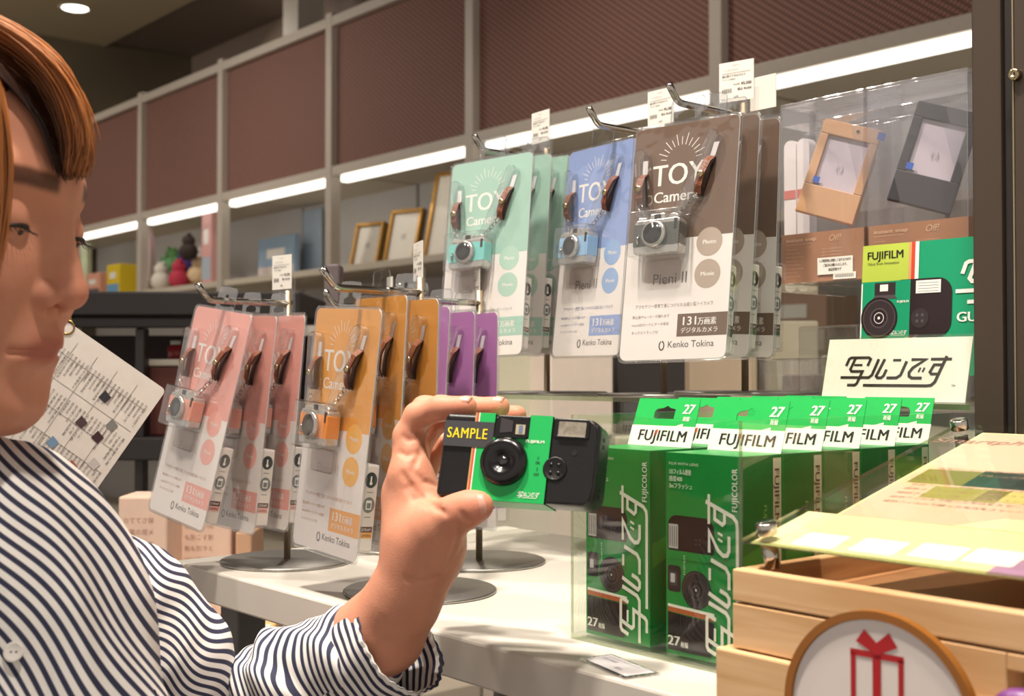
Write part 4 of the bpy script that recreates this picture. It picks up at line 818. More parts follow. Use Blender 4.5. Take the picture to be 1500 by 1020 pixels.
# ================================================================== wooden display box with slanted acrylic menu
WD = wood('pale_wood', (204, 160, 112), (230, 194, 150), (2, 30, 30)); WD2 = wood('pale_wood_side', (188, 138, 90), (214, 172, 124), (30, 3, 30))
wb = thing('wooden_display_box', 'pale wooden two-drawer box with an open top tray at lower right', 'box', (-.439, .515, .0004))
XR = .30
b = MB(); b.lo((0, 0, 0), (XR, .235, .0315), WD); b.build('lower_drawer', wb, bevel=.0012)
b = MB(); sx = -.2757 + .439
b.lo((.0085, .004, .0325), (sx, .22, .0562), WD); b.lo((sx, .004, .0485), (sx + .05, .22, .0562), WD); b.lo((sx, .03, .0325), (sx + .05, .22, .0484), mat('slot_dark', (26, 18, 16), .8)); b.lo((sx + .05, .004, .0325), (XR, .22, .0562), WD)
b.build('middle_drawer', wb, bevel=.0008)
b = MB(); b.lo((.0085, .004, .0572), (XR, .013, .0745), WD); b.build('tray_front', wb, bevel=.001)
b = MB(); b.lo((.0085, .0132, .0572), (.0165, .22, .0745), WD2); b.build('tray_side', wb, bevel=.001)
b = MB(); b.lo((.0085, .2202, .0), (XR, .228, .125), WD); b.build('tray_back', wb, bevel=.001)
b = MB(); b.lo((.0167, .0132, .0572), (XR, .22, .0600), mat('tray_floor', (170, 120, 78), .6)); b.build('tray_floor', wb)
# slanted menu
sl = math.atan2(.055, .215)
mn = thing('slanted_menu', 'yellow printed menu under a slanted clear acrylic plate on chrome standoffs', 'menu', (-.43, .527, .0875), (sl, 0, 0))
MW, MH = .30, .226
Mi = (Matrix.Translation((-.43, .527, .0875)) @ Matrix.Rotation(sl, 4, 'X')).inverted()
def pl(px, py):
    o = Mi @ Vector(CP); e = Mi.to_3x3() @ Vector(ray(px, py)); t_ = -o.z / e.z; q = o + e * t_; return (q.x, q.y)
b = MB(); b.lo((0, 0, 0), (MW, MH, .003), PLATE); b.build('acrylic_plate', mn, bevel=.0006)
b = MB(); b.lo((0, -.0002, .0003), (MW, -.0001, .0027), ACRED); b.lo((-.0002, 0, .0003), (-.0001, MH, .0027), ACRED); b.build('plate_edge', mn)
YL = mat('menu_yellow', (226, 214, 166), .4, grain=.02); MP_ = mat('menu_pink', (212, 180, 158), .4, grain=.02)
mm = lambda x, y, h: (x, y, h); yb = pl(1217, 752)[1]; xa = .022
b = MB(); b.prism([(.003, .003), (MW, .003), (MW, MH - .006), (xa, MH - .006), (xa, yb), (.003, yb)], -.0008, -.0002, YL, mm); b.build('menu_sheet', mn)
b = MB()
rect(b, xa + .002, yb, MW, MH - .008, MP_, mm, -.0001); poly(b, [(xa + .07, yb), (MW, yb), (MW, yb + .02), (xa + .09, yb + .016)], YL, mm, 0.00001)
VI = mat('menu_violet', (168, 128, 166), .4)
rect(b, pl(1440, 842)[0], .0032, MW, .024, VI, mm, -.00005)
for (px0, py0, px1, py1, cc, nm) in ((1328, 706, 1404, 690, (118, 112, 50), 'olive'), (1408, 712, 1494, 694, (44, 62, 58), 'teal'), (1345, 728, 1420, 716, (150, 146, 70), 'moss'), (1480, 714, 1540, 702, (88, 44, 52), 'wine'), (1425, 733, 1500, 722, (190, 180, 110), 'straw')):
    a = pl(px0, py0); d = pl(px1, py1); rect(b, a[0], a[1], a[0] + .045, d[1], mat('menu_' + nm, cc, .4), mm, .00004)
b.build('printed_panels', mn)
b = MB(); IM = mat('menu_ink', (150, 116, 100), .5)
for k in range(9):
    y = yb + .026 + k * .0075
    if k in (5, 6): continue
    text(b, '感熱フィルムで撮った写真をスマートフォンに転送するサービスのご案内です', xa + .012, y, .0028, IM, mm, hh=.00006, width=.17)
text(b, 'Smartphone', pl(1400, 650)[0] - .02, MH - .03, .009, IM, mm, hh=.00006, shear=.3, width=.09)
for i, (px, py) in enumerate(((1157, 797), (1240, 806), (1325, 814), (1405, 822))):
    x, y = pl(px, py); b.prism(rrect(x, y, x + .026, y + .019, .002), -.00004, .00002, mat('menu_patch', (242, 238, 226), .4), mm)
b.build('printed_text', mn)
b = MB(); CLF = CLEAR; M2 = Matrix.Rotation(math.radians(-2), 4, 'Z'); b.lo((.02, .01, .0031), (.2, .14, .0033), PLATE, M2); b.build('loose_film', mn)
for x, y in ((.010, .010), (.010, MH - .012), (MW - .01, .01), (MW - .01, MH - .012)):
    b = MB(); MM = Matrix.Translation((x, y, 0)); b.lathe([(.0052, .0031), (.0056, .0036), (.0056, .0092), (.0050, .0100)], CHROME, 28, MM)
    b.lathe([(.0040, -.016), (.0044, -.0155), (.0044, -.0011)], CHROME, 24, MM); b.build('standoff', mn)
# round gift badge
bp = wy(1287, 1052, .493)
gb = thing('gift_badge', 'round white badge with brown rim and red gift icon in front of the wooden box', 'sign', tuple(bp), (0, 0, math.radians(4)))
Rr = .0475
b = MB(); b.prism(disc(0, 0, Rr, 72), -.0022, .0012, mat('badge_white', (226, 216, 212), .35, grain=.01), FRONT); b.build('badge_disc', gb)
b = MB(); BR = mat('badge_brown', (150, 92, 30), .4); b.lathe([(Rr + .0012, -.0024), (Rr + .0012, .0026), (Rr - .0026, .0026), (Rr - .0030, .0013)], BR, 96, Matrix(((1, 0, 0, 0), (0, 0, -1, 0), (0, 1, 0, 0), (0, 0, 0, 1))), smooth=False, cap=False)
b.build('rim', gb)
b = MB(); GI = mat('gift_red', (176, 20, 28), .45)
def gline(p, t_): [b.add([(x, -.0015, z) for x, z in qd], [(0, 1, 2, 3)], GI) for qd in stroke(p, t_)]
gz = .0285
gline([(-.0135, gz), (.0135, gz)], .0030); gline([(-.012, gz), (-.012, -.012)], .0026); gline([(.012, gz), (.012, -.012)], .0026); gline([(0, gz), (0, -.012)], .0042); gline([(-.0135, -.012), (.0135, -.012)], .0026)
b.add([(0, -.0016, gz), (-.0105, -.0016, gz + .0052), (-.0062, -.0016, gz + .0112), (0, -.0016, gz + .0058)], [(0, 3, 2, 1)], GI); b.add([(0, -.0016, gz), (.0105, -.0016, gz + .0052), (.0062, -.0016, gz + .0112), (0, -.0016, gz + .0058)], [(0, 1, 2, 3)], GI)
b.build('gift_icon', gb)
b = MB(); b.lo((-.006, .0023, -.02), (.006, .021, -.012), mat('clip_clear', (210, 210, 205), .3)); b.build('clip', gb)
p = wd(1500, 1036, .50); t = thing('foil_packet', 'purple patterned packet edge at the bottom right corner', 'packet', tuple(p), (0, 0, .2)); b = MB(); b.ell((0, 0, 0), (.012, .006, .0075), mat('packet_purple', (120, 60, 130), .35, grain=.6, scale=400), 16); b.build('packet_body', t)

# ================================================================== the film camera held in the hand
s_ = .93
hc = thing('sample_film_camera', 'black and green sample film camera with yellow SAMPLE sticker held in the hand', 'camera', (-.5688, .4887, .1540), tuple(math.radians(a) for a in (-14.9, 2.1, 31)))
w, h, dpt = .1004, .0525, .026
KB_ = mat('camera_black', (16, 15, 17), .36, grain=.1, bump=.15, scale=900); GW = mat('camera_green', (22, 176, 88), .42, grain=.01)
X = lambda u: (u - .5) * w
Z = lambda v: -v * h
FR = lambda x, y, hh: (x, -hh, y)
prof = []
for (xx, zz_, rr, a0, r2_) in ((w / 2, 0, .008, 0, 1), (-w / 2, 0, .0035, 90, 1), (-w / 2, -h, .0035, 180, 1), (w / 2, -h, .009, 270, 1)):
    cx_ = xx - math.copysign(rr, xx); cz_ = zz_ - rr if zz_ == 0 else zz_ + rr
    for k in range(8): a = math.radians(a0 + 90 * k / 7); prof.append((cx_ + rr * math.cos(a), cz_ + rr * math.sin(a)))
b = MB(); b.prism(prof, -dpt, -.0002, KB_, FR, smooth=True); bodyc = b.build('camera_body', hc, bevel=.0032, seg=5)
bodyc.modifiers['bevel'].angle_limit = math.radians(60)
b = MB()   # flash side housing bulges forward at the right
b.prism([(X(.70), Z(.0)), (X(.70), Z(1.0))] + [(X(.985) - .006 + .006 * math.cos(a), Z(.5) + (h / 2 - .0005) * 1.0 * math.copysign(abs(math.sin(a)) ** .35, math.sin(a))) for a in np.linspace(-math.pi / 2, math.pi / 2, 15)], -.004, .0006, KB_, FR, smooth=False); b.build('flash_housing', bodyc, bevel=.0012)
wrap = rrect(X(.205), Z(1.0) - .0006, X(.70), .0006, .0004)
b = MB(); zt, zb = .0006, -h - .0006
# wrap built as sleeve: front, top, bottom, back sheets with window opening at top
vx0, vx1, vz = X(.335), X(.56), Z(.275)
def sheet(x0, z0, x1, z1, m, y0=.0005, y1=.0010): b.lo((x0, -y1, z0), (x1, -y0, z1), m)
sheet(X(.235), zb, vx0, zt, GW); sheet(vx0, zb, vx1, vz, GW); sheet(vx1, zb, X(.70), zt, GW)
b.lo((X(.235), -.0010, zt - .0004), (vx0, dpt + .0005, zt), GW); b.lo((vx0, .013, zt - .0004), (vx1, dpt + .0005, zt), GW); b.lo((vx1, -.001, zt - .0004), (X(.70), dpt + .0005, zt), GW)
b.lo((X(.235), -.0010, zb), (X(.70), dpt + .0005, zb + .0004), GW); b.lo((X(.205), dpt, zb), (X(.70), dpt + .0006, zt), GW)
for u0, u1, m in ((.205, .215, mat('wrap_tan', (196, 156, 100), .45)), (.215, .227, mat('wrap_red', (206, 84, 50), .45)), (.227, .235, WHITE)):
    sheet(X(u0), zb, X(u1), zt, m); b.lo((X(u0), -.001, zt - .0004), (X(u1), dpt, zt), m); b.lo((X(u0), -.001, zb), (X(u1), dpt, zb + .0004), m)
b.build('green_wrap', hc, bevel=.00015)
# viewfinder
VB = mat('viewfinder_black', (14, 13, 14), .25); b = MB()
b.prism([(vx0 + .002, Z(.005)), (vx0, Z(.1)), (vx0, vz), (vx1, vz), (vx1, Z(.005))], -.004, .0013, VB, FR)
vf = b.build('viewfinder_block', hc, bevel=.0008)
b = MB(); b.prism([(X(.375), Z(.04)), (X(.375), Z(.22)), (X(.455), Z(.2)), (X(.455), Z(.07))], .0013, .0018, mat('vf_inner', (60, 56, 58), .2), FR); b.lo((X(.345), -.0034, vz), (X(.55), -.0012, vz + .0014), VB); b.build('inner_hood', vf)
b = MB(); rect(b, X(.475), Z(.225), X(.535), Z(.11), mat('vf_glass', (176, 168, 140), .1), FR, .0016); rect(b, X(.495), Z(.21), X(.52), Z(.12), mat('vf_glass_blue', (110, 120, 150), .1), FR, .0018); b.build('window', vf)
# lens
lx, lz = X(.425), Z(.555)
ML = Matrix(((1, 0, 0, lx), (0, 0, -1, -.0008), (0, 1, 0, lz), (0, 0, 0, 1)))
b = MB(); b.lathe([(.0148, 0), (.0150, .0015), (.0143, .0038), (.0118, .0052), (.0092, .0056), (.0080, .0050), (.0066, .0050), (.0060, .0040), (.0048, .0042), (.0045, .0032), (.0030, .0030)], mat('lens_barrel_black', (18, 17, 19), .24, grain=.1), 64, ML); lb = b.build('lens_barrel', hc)
b = MB(); b.lathe([(.0031, .0029), (.0028, .0036), (.0018, .0040), (.0004, .0042)], mat('lens_glass', (34, 32, 36), .04, coat=1), 32, ML); b.build('lens_glass', lb)
# flash
b = MB(); b.prism(rrect(X(.712), Z(.245), X(.935), Z(.01), .002), .0004, .0014, VB, FR); b.build('flash_recess', hc, bevel=.0005)
FLX = mat('flash_window', (168, 160, 146), .12, .5, grain=.5, scale=300, bump=.5); b = MB(); b.prism(rrect(X(.745), Z(.215), X(.915), Z(.05), .0008), .0014, .0022, FLX, FR); b.lo((X(.745), -.003, Z(.225)), (X(.915), -.0014, Z(.212)), mat('flash_rim', (196, 190, 180), .2, .6)); b.build('flash_window', hc)
b = MB(); MM = Matrix(((1, 0, 0, X(.745)), (0, 0, -1, -.0006), (0, 1, 0, Z(.60)), (0, 0, 0, 1))); b.lathe([(.0072, 0), (.0074, .0006), (.0068, .0011), (.0062, .0007)], KB_, 40, MM)
for i in (-1, 1):
    for j in (-1, 1): b.ell((X(.745) + i * .0024, -.0014, Z(.60) + j * .0024), (.0012, .0006, .0012), KB_, 12)
b.build('flash_switch', hc)
b = MB(); b.prism(disc(X(.855), Z(.40), .0017, 20), .0006, .0009, mat('hole_black', (5, 5, 5), .6), FR); b.build('sensor_hole', hc)
b = MB()
for k, zc in enumerate((.2, .28, .78, .85)): b.lo((w / 2 - .0008, .008, Z(zc) - .0011), (w / 2 + .0002, .012, Z(zc) + .0011), mat('hole_black', (5, 5, 5), .6))
b.build('end_catches', hc)
b = MB(); rect(b, X(.012), Z(.405), X(.335), Z(.10), mat('sticker_grey', (58, 58, 62), .55), FR, .00135)
text(b, 'SAMPLE', X(.035), Z(.305), .0068, mat('sticker_yellow', (238, 214, 28), .5), FR, hh=.0016, width=.0262, bold=.012, sp=1.12); b.lo((X(.012), -.0013, Z(.405)), (X(.335), -.0002, Z(.10)), mat('sticker_grey', (1, 1, 1))); b.build('sample_sticker', hc)
b = MB(); text(b, 'FUJIFILM', X(.545), Z(.315), .0018, WHITE, FR, hh=.0013, width=.0118, bold=.03); logo(b, X(.53), Z(.955), .0142, WHITE, FR, .0013)
for k, (s, v) in enumerate((('⚡', .50), ('ON', .555), ('|', .625), ('OFF', .69))): text(b, s, X(.635), Z(v), .0016, BLACKP, FR, hh=.0013, align='c', bold=.02, width=(.0012, .0026, .0008, .0034)[k])
b.build('printed_wrap', hc)
# ================================================================== the person
TOC = -_d0
th = math.radians(84); pit = math.radians(8)
fw = math.cos(th) * TOC + math.sin(th) * RV; upv = _u.copy()
f_ = fw * math.cos(pit) - upv * math.sin(pit); u_ = upv * math.cos(pit) + fw * math.sin(pit); l_ = np.cross(u_, f_)
HS = 1.0
HO = wd(128, 437, .66) - (f_ * .109 + u_ * -.022) * HS
HM = np.stack([f_, l_, u_], 0)           # world->local rows
def head_w(x, y, z): return HO + (f_ * x + l_ * y + u_ * z) * HS
def head(P):
    p = (P - HO) @ HM.T / HS; q = p.copy(); q[:, 1] = np.abs(q[:, 1])
    d = smin(eld(p, (-.004, 0, .035), (.093, .074, .088)), eld(p, (.031, 0, -.03), (.058, .058, .07)), .03)
    d = smin(d, cap(p, (.064, -.010, -.079), (.064, .010, -.079), .0245, .0245), .02)
    d = smin(d, eld(q, (.054, .036, -.018), (.028, .026, .030)), .02)                # cheek
    d = smin(d, cap(q, (.078, .010, .034), (.068, .042, .036), .011, .010), .014)    # brow
    d = smax(d, -(np.linalg.norm(q - np.array((.098, .033, .016)), axis=1) - .0135), .014)   # socket
    d = smin(d, np.linalg.norm(q - np.array((.0715, .032, .013)), axis=1) - .0135, .004)       # lid over eyeball
    d = smin(d, cap(p, (.081, 0, .028), (.093, 0, -.008), .0075, .0082), .010)       # bridge
    d = smin(d, cap(p, (.093, 0, -.010), (.0985, 0, -.0200), .0088, .0100), .006)      # tip
    d = smin(d, eld(q, (.0885, .0125, -.0235), (.0105, .0066, .0078)), .0035)             # wings
    d = smax(d, -cap(q, (.0945, .006, -.034), (.090, .007, -.026), .0032, .0022), .003)
    d = smin(d, eld(p, (.064, 0, -.050), (.030, .032, .026)), .012)                  # muzzle
    d = smin(d, cap(q, (.0925, 0, -.0470), (.079, .021, -.0525), .0055, .0030), .006) # upper lip
    d = smin(d, cap(q, (.0910, 0, -.0585), (.078, .018, -.0550), .0060, .0034), .006)
    d = smax(d, -cap(q, (.1015, 0, -.0532), (.083, .026, -.0545), .0019, .0014), .003)
    d = smax(d, -cap(q, (.0985, .018, -.074), (.0985, 0, -.0705), .0085, .0085), .014)   # under the lip
    d = smin(d, eld(q, (-.004, .074, -.004), (.014, .006, .028)), .006)              # ear
    return d * HS
# hand joints: pixel x, pixel y, depth, radius (m)
J = lambda px, py, D, r: (wd(px, py, D), r)
def chain(P, js, k=.004):
    d = None
    for (a, ra), (c, rc) in zip(js[:-1], js[1:]):
        e = cap(P, a, c, ra, rc); d = e if d is None else smin(d, e, k)
    return d
ELB, WR = J(330, 1075, .86, .036), J(606, 846, .772, .0205)
ARM = [ELB, J(560, 925, .79, .0262), J(590, 880, .777, .0222), WR, J(622, 800, .77, .0220)]
INDEX = [J(600, 700, .782, .0125), J(599, 640, .792, .0100), J(612, 610, .79, .0088), J(645, 598, .782, .0078), J(683, 596, .776, .0068)]
MIDDLE = [J(596, 712, .80, .0125), J(600, 640, .812, .0098), J(622, 600, .806, .0086), J(690, 600, .797, .0080), J(731, 597, .79, .0070)]
RING = [J(600, 730, .815, .0125), J(610, 655, .835, .0096), J(640, 614, .834, .0084), J(720, 612, .818, .0074), J(757, 608, .808, .0064)]
LITTLE = [J(608, 755, .825, .0115), J(622, 690, .85, .0082), J(650, 650, .853, .0074), J(700, 640, .842, .0066), J(732, 642, .835, .0058)]
THUMB = [J(630, 812, .768, .0175), J(643, 772, .755, .0160), J(668, 754, .745, .0112), J(688, 745, .741, .0098), J(703, 741, .739, .0082)]
def arm(P):
    d = chain(P, ARM, .01)
    palm = None
    for tip, rr in ((INDEX[0], .0135), (MIDDLE[0], .0135), (RING[0], .013), (LITTLE[0], .012)):
        e = cap(P, ARM[4][0], tip[0], .017, rr); palm = e if palm is None else smin(palm, e, .010)
    d = smin(d, palm, .014)
    d = smin(d, cap(P, wd(600, 790, .778), wd(592, 730, .79), .015, .013), .012)
    for fch in (INDEX, MIDDLE, RING, LITTLE): d = smin(d, chain(P, fch, .0035), .0045)
    t = chain(P, THUMB, .006); d = smin(d, t, .010)
    d = smin(d, cap(P, wd(628, 735, .777), wd(606, 690, .786), .0075, .0075), .012)      # web
    if CREASE is None: return d
    for a, c, r_ in CREASE: d = smax(d, -cap(P, a, c, r_, r_), .0028)
    return d
CREASE = None
CR_ = []
for pts, r_ in (([(590, 694), (601, 712), (618, 728), (640, 745), (652, 752)], .0011), ([(594, 716), (608, 731), (626, 742)], .0007), ([(604, 690), (622, 706), (640, 712)], .0008), ([(622, 640), (616, 664), (606, 684)], .0009),
        ([(584, 662), (596, 668), (606, 664)], .0006), ([(604, 634), (612, 637), (619, 633)], .0007), ([(590, 640), (600, 645), (612, 643)], .0005), ([(686, 790), (676, 806), (664, 826)], .0007), ([(672, 770), (668, 800), (655, 835)], .0007),
        ([(676, 752), (682, 760), (690, 764)], .0005), ([(596, 848), (620, 852), (640, 846)], .0005)):
    q = []
    for px_, py_ in pts:
        r0 = ray(px_, py_); D_ = .68
        for _ in range(40): D_ += float(arm((CP + r0 * D_)[None])[0]) * .8
        q.append(CP + r0 * D_)
    CR_ += [(a, c, r_) for a, c in zip(q[:-1], q[1:]) if np.linalg.norm(a - c) < .03]
CREASE = CR_
SH = wd(-150, 900, .76)
def bodyf(P):
    d = arm(P)
    hd = head(P)
    nk = cap(P, head_w(-.035, 0, -.04), head_w(-.055, 0, -.17), .050, .055)
    tor = smin(cap(P, head_w(-.06, 0, -.19), wd(-150, 1100, .78), .07, .10), chain(P, [J(-150, 900, .80, .07), J(100, 860, .815, .032), J(225, 985, .83, .032), ELB], .02), .04)
    hd = smin(hd, nk, .02); hd = smin(hd, tor, .03)
    return smin(d, hd, .004)
los = np.minimum(HO - .17, np.minimum(wd(-150, 1100, .78) - .12, wd(330, 1090, .86) - .06)); his = np.maximum(HO + .16, np.maximum(wd(760, 560, .84) + .03, wd(330, 900, .88) + .05))
V, Qd = sdf_mesh(bodyf, los, his, .0015)
hp = (V - HO) @ HM.T / HS
def sm(x, a, c): t = np.clip((x - a) / (c - a), 0, 1); return t * t * (3 - 2 * t)
base = np.array(lin((207, 145, 118)))
colr = np.tile(base, (len(V), 1))
def blend(wt, c): global colr; colr = colr * (1 - wt[:, None]) + np.array(lin(c)) * wt[:, None]
ay = np.abs(hp[:, 1]); inhead = (hp[:, 2] > -.12) & (hp[:, 0] > 0)
lipm = np.exp(-(((hp[:, 2] + .0525) / .0078) ** 4)) * (1 - sm(ay, .013, .023)) * (hp[:, 0] > .07) * inhead
blend(lipm * .65, (170, 88, 78))
blend(np.exp(-((hp[:, 0] - .075) ** 2 + (ay - .036) ** 2 + (hp[:, 2] + .02) ** 2) / .016 ** 2) * .18 * inhead, (206, 120, 100))
brow = sm(-np.abs(hp[:, 2] - (.0350 + .05 * (ay - .012) - 1.1 * np.clip(ay - .034, 0, 1) ** 1.0 * .12)), -.0066, -.0028) * sm(ay, .011, .016) * (1 - sm(ay, .046, .054)) * (hp[:, 0] > .05)
blend(brow * .85 * inhead, (66, 36, 24))
blend(np.exp(-((hp[:, 0] - .108) ** 2 + ay ** 2 + (hp[:, 2] + .02) ** 2) / .010 ** 2) * .25 * inhead, (200, 110, 90))
for tipj in (INDEX[4], MIDDLE[4], RING[4], THUMB[4], THUMB[3]): blend(np.exp(-((V - tipj[0]) ** 2).sum(1) / .011 ** 2) * .35, (214, 120, 100))
skin = bpy.data.materials.new('skin'); skin.use_nodes = True; nt = skin.node_tree; bs = nt.nodes['Principled BSDF']; at = nt.nodes.new('ShaderNodeAttribute'); at.attribute_name = 'tone'
n1 = nt.nodes.new('ShaderNodeTexNoise'); n1.inputs['Scale'].default_value = 55; n1.inputs['Detail'].default_value = 5; tcn = nt.nodes.new('ShaderNodeTexCoord'); nt.links.new(tcn.outputs['Object'], n1.inputs['Vector'])
mxn = nt.nodes.new('ShaderNodeMix'); mxn.data_type = 'RGBA'; mxn.blend_type = 'MULTIPLY'; mxn.inputs[0].default_value = .35
rp = nt.nodes.new('ShaderNodeValToRGB'); rp.color_ramp.elements[0].color = (.80, .66, .62, 1); rp.color_ramp.elements[1].color = (1, 1, 1, 1); rp.color_ramp.elements[0].position = .3; rp.color_ramp.elements[1].position = .65
nt.links.new(n1.outputs['Fac'], rp.inputs[0]); nt.links.new(at.outputs['Color'], mxn.inputs[6]); nt.links.new(rp.outputs[0], mxn.inputs[7]); nt.links.new(mxn.outputs[2], bs.inputs['Base Color'])
bs.inputs['Roughness'].default_value = .56; bs.inputs['Specular IOR Level'].default_value = .35; bs.inputs['Subsurface Weight'].default_value = .25; bs.inputs['Subsurface Radius'].default_value = (.008, .003, .0015); bs.inputs['Subsurface Scale'].default_value = 1
n2 = nt.nodes.new('ShaderNodeTexNoise'); n2.inputs['Scale'].default_value = 900; nt.links.new(tcn.outputs['Object'], n2.inputs['Vector']); bpn = nt.nodes.new('ShaderNodeBump'); bpn.inputs['Strength'].default_value = .25; bpn.inputs['Distance'].default_value = .0006
nt.links.new(n2.outputs['Fac'], bpn.inputs['Height']); nt.links.new(bpn.outputs[0], bs.inputs['Normal'])
person = np_obj('person', V, Qd, [skin], None, {'tone': (np.hstack([colr, np.ones((len(V), 1))]), 'FLOAT_COLOR')})
tag(person, 'person with short brown hair and navy striped shirt holding up the film camera', 'person')
def onhead(x, y, z): return tuple(head_w(x, y, z))
# eyes: thin dark lash lines, iris seen under lowered lid
for sgn in (-1, 1):
    b = MB(); c = np.array((.0715, .032 * sgn, .013))
    pts = []
    for a in np.linspace(-1.05, 1.05, 13):
        phi = a - .15 * sgn * 0; el = -.20 - .22 * a * a * .6
        r_ = .0140; pts.append(onhead(c[0] + r_ * math.cos(phi) * math.cos(el), c[1] + r_ * math.sin(phi) * math.cos(el), c[2] + r_ * math.sin(el)))
    b.tube(pts, [.0003 + .0011 * math.sin(math.pi * (i + .6) / 14) for i in range(13)], mat('lash', (34, 20, 16), .5), 6)
    for i in range(1, 12):
        p = np.array(pts[i]); o_ = p - np.array(onhead(*c)); o_ /= np.linalg.norm(o_)
        b.tube([p, p + o_ * .003 - u_ * .0018, p + o_ * .0062 - u_ * .0018], [.00035, .00025, .0001], mat('lash', (34, 20, 16), .5), 4)
    b.build('eyelashes', person)
    b = MB(); M3 = Matrix.Translation(onhead(c[0] + .0003, c[1], c[2])); a_ = -.52
    cc = onhead(c[0] + .0126 * math.cos(a_), c[1], c[2] + .0126 * math.sin(a_)); b.ell(cc, (.0026, .0026, .0018), mat('iris_brown', (38, 22, 16), .12, coat=.8), 14); b.build('iris', person)
    if sgn < 0:
        pass
# nails
NA = mat('fingernail', (222, 160, 142), .32, grain=.02)
def nail(j1, j0, up_, w_=.0044, l_n=.0050):
    a = np.array(j1[0]); dr = a - np.array(j0[0]); dr /= np.linalg.norm(dr); n = np.array(up_, float); n -= dr * (n @ dr); n /= np.linalg.norm(n); sd = np.cross(n, dr)
    c = a - dr * .0004 + n * (j1[1] - .0009); vs_ = []; fs = []
    for i in range(7):
        for k in range(7):
            u = (i / 6 - .5) * 2; v = (k / 6 - .5) * 2; vs_.append(c + dr * (l_n * u * math.sqrt(1 - .35 * v * v)) + sd * (w_ * v * math.sqrt(1 - .2 * u * u)) + n * (.0009 - .0022 * v * v - .0012 * u * u))
    for i in range(6):
        for k in range(6): fs.append((i * 7 + k, i * 7 + k + 1, i * 7 + k + 8, i * 7 + k + 7))
    b = MB(); b.add(vs_, fs, NA, True); o = b.build('fingernail', person); m = o.modifiers.new('thick', 'SOLIDIFY'); m.thickness = .0004
up0 = UV * .9 - DV * .35
nail(INDEX[4], INDEX[3], up0); nail(MIDDLE[4], MIDDLE[3], up0); nail(THUMB[4], THUMB[3], -DV * .9 + UV * .25 + RV * .2, .0062, .0070)
# ---- hair
HR = bpy.data.materials.new('hair'); HR.use_nodes = True; nt = HR.node_tree; bs = nt.nodes['Principled BSDF']; oi = nt.nodes.new('ShaderNodeAttribute'); oi.attribute_name = 'shade'
cr = nt.nodes.new('ShaderNodeValToRGB'); cr.color_ramp.elements[0].color = lin((44, 22, 12)) + (1,); cr.color_ramp.elements[1].color = lin((176, 108, 54)) + (1,)  # highlights painted into strand colour: outer strands take the pale end
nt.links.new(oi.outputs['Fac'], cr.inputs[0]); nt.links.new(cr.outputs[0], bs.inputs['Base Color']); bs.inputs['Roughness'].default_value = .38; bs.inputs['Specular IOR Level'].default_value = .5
rnd = random.Random(11)
def spline(P, n):
    P = [np.array(p, float) for p in P]; P = [2 * P[0] - P[1]] + P + [2 * P[-1] - P[-2]]; out = []
    m = len(P) - 3
    for i in range(n):
        t = i / (n - 1) * m; k = min(int(t), m - 1); t -= k; a, b_, c, d = P[k:k + 4]
        out.append(.5 * (2 * b_ + (c - a) * t + (2 * a - 5 * b_ + 4 * c - d) * t * t + (3 * b_ - a - 3 * c + d) * t ** 3))
    return out
def hairmesh(name, strands, parent):
    vs_ = []; fs = []; sh = []
    for pts, r, shade in strands:
        o = len(vs_); n = len(pts); prev = None
        for i, p in enumerate(pts):
            t = pts[min(i + 1, n - 1)] - pts[max(i - 1, 0)]; t /= np.linalg.norm(t) + 1e-9; a = np.cross(t, DV); a /= np.linalg.norm(a) + 1e-9; b_ = np.cross(t, a); rr = r * (1 - .75 * max(0, (i / (n - 1) - .6) / .4) ** 2)
            for k in range(4): q = math.pi / 2 * k; vs_.append(p + (a * math.cos(q) + b_ * math.sin(q)) * rr); sh.append(shade)
        for i in range(n - 1):
            for k in range(4): fs.append((o + i * 4 + k, o + i * 4 + (k + 1) % 4, o + i * 4 + 4 + (k + 1) % 4, o + i * 4 + 4 + k))
    return np_obj(name, np.array(vs_), np.array(fs), [HR], parent, {'shade': (np.array(sh), 'FLOAT')})
def sheaf(outer, inner, n, r, d_out, d_in, jit=.002, s0=.2, s1=1.0, np_=18):
    res = []
    for i in range(n):
        t = rnd.random(); dd = rnd.random(); pts = []
        e = 1 - .20 * rnd.random() ** 1.6
        for (a, b_) in zip(outer, inner):
            px = a[0] * (1 - t) + b_[0] * t; py = a[1] * (1 - t) + b_[1] * t; D = (d_out * (1 - t) + d_in * t) + (dd - .5) * .022; pts.append(wd(px, py, D))
        q = spline(pts, np_); j = np.array([rnd.gauss(0, jit) for _ in range(3)]); w1 = rnd.uniform(0, 6)
        q = [p + j * (.3 + i_ / np_) + RV * .0012 * math.sin(w1 + i_ * .5) for i_, p in enumerate(q)][:max(4, int(np_ * e))]
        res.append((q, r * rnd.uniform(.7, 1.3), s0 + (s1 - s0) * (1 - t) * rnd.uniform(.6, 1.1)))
    return res
st = []
st += sheaf([(-120, 0), (-60, 8), (0, 32), (55, 66), (98, 110), (124, 168), (130, 222), (110, 268)], [(-120, 40), (-60, 50), (0, 80), (40, 108), (76, 150), (92, 195), (97, 230), (107, 264)], 1900, .0007, .645, .665)
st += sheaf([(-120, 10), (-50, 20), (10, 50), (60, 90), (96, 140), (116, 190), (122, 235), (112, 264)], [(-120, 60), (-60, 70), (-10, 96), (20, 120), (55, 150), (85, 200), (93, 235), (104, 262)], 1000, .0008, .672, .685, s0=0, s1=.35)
st += sheaf([(-110, 15), (-40, 35), (-6, 100), (8, 170), (14, 240), (8, 310), (-4, 380), (-24, 440)], [(-180, 60), (-120, 90), (-90, 160), (-80, 240), (-80, 300), (-86, 370), (-90, 430), (-100, 500)], 900, .0008, .625, .59)
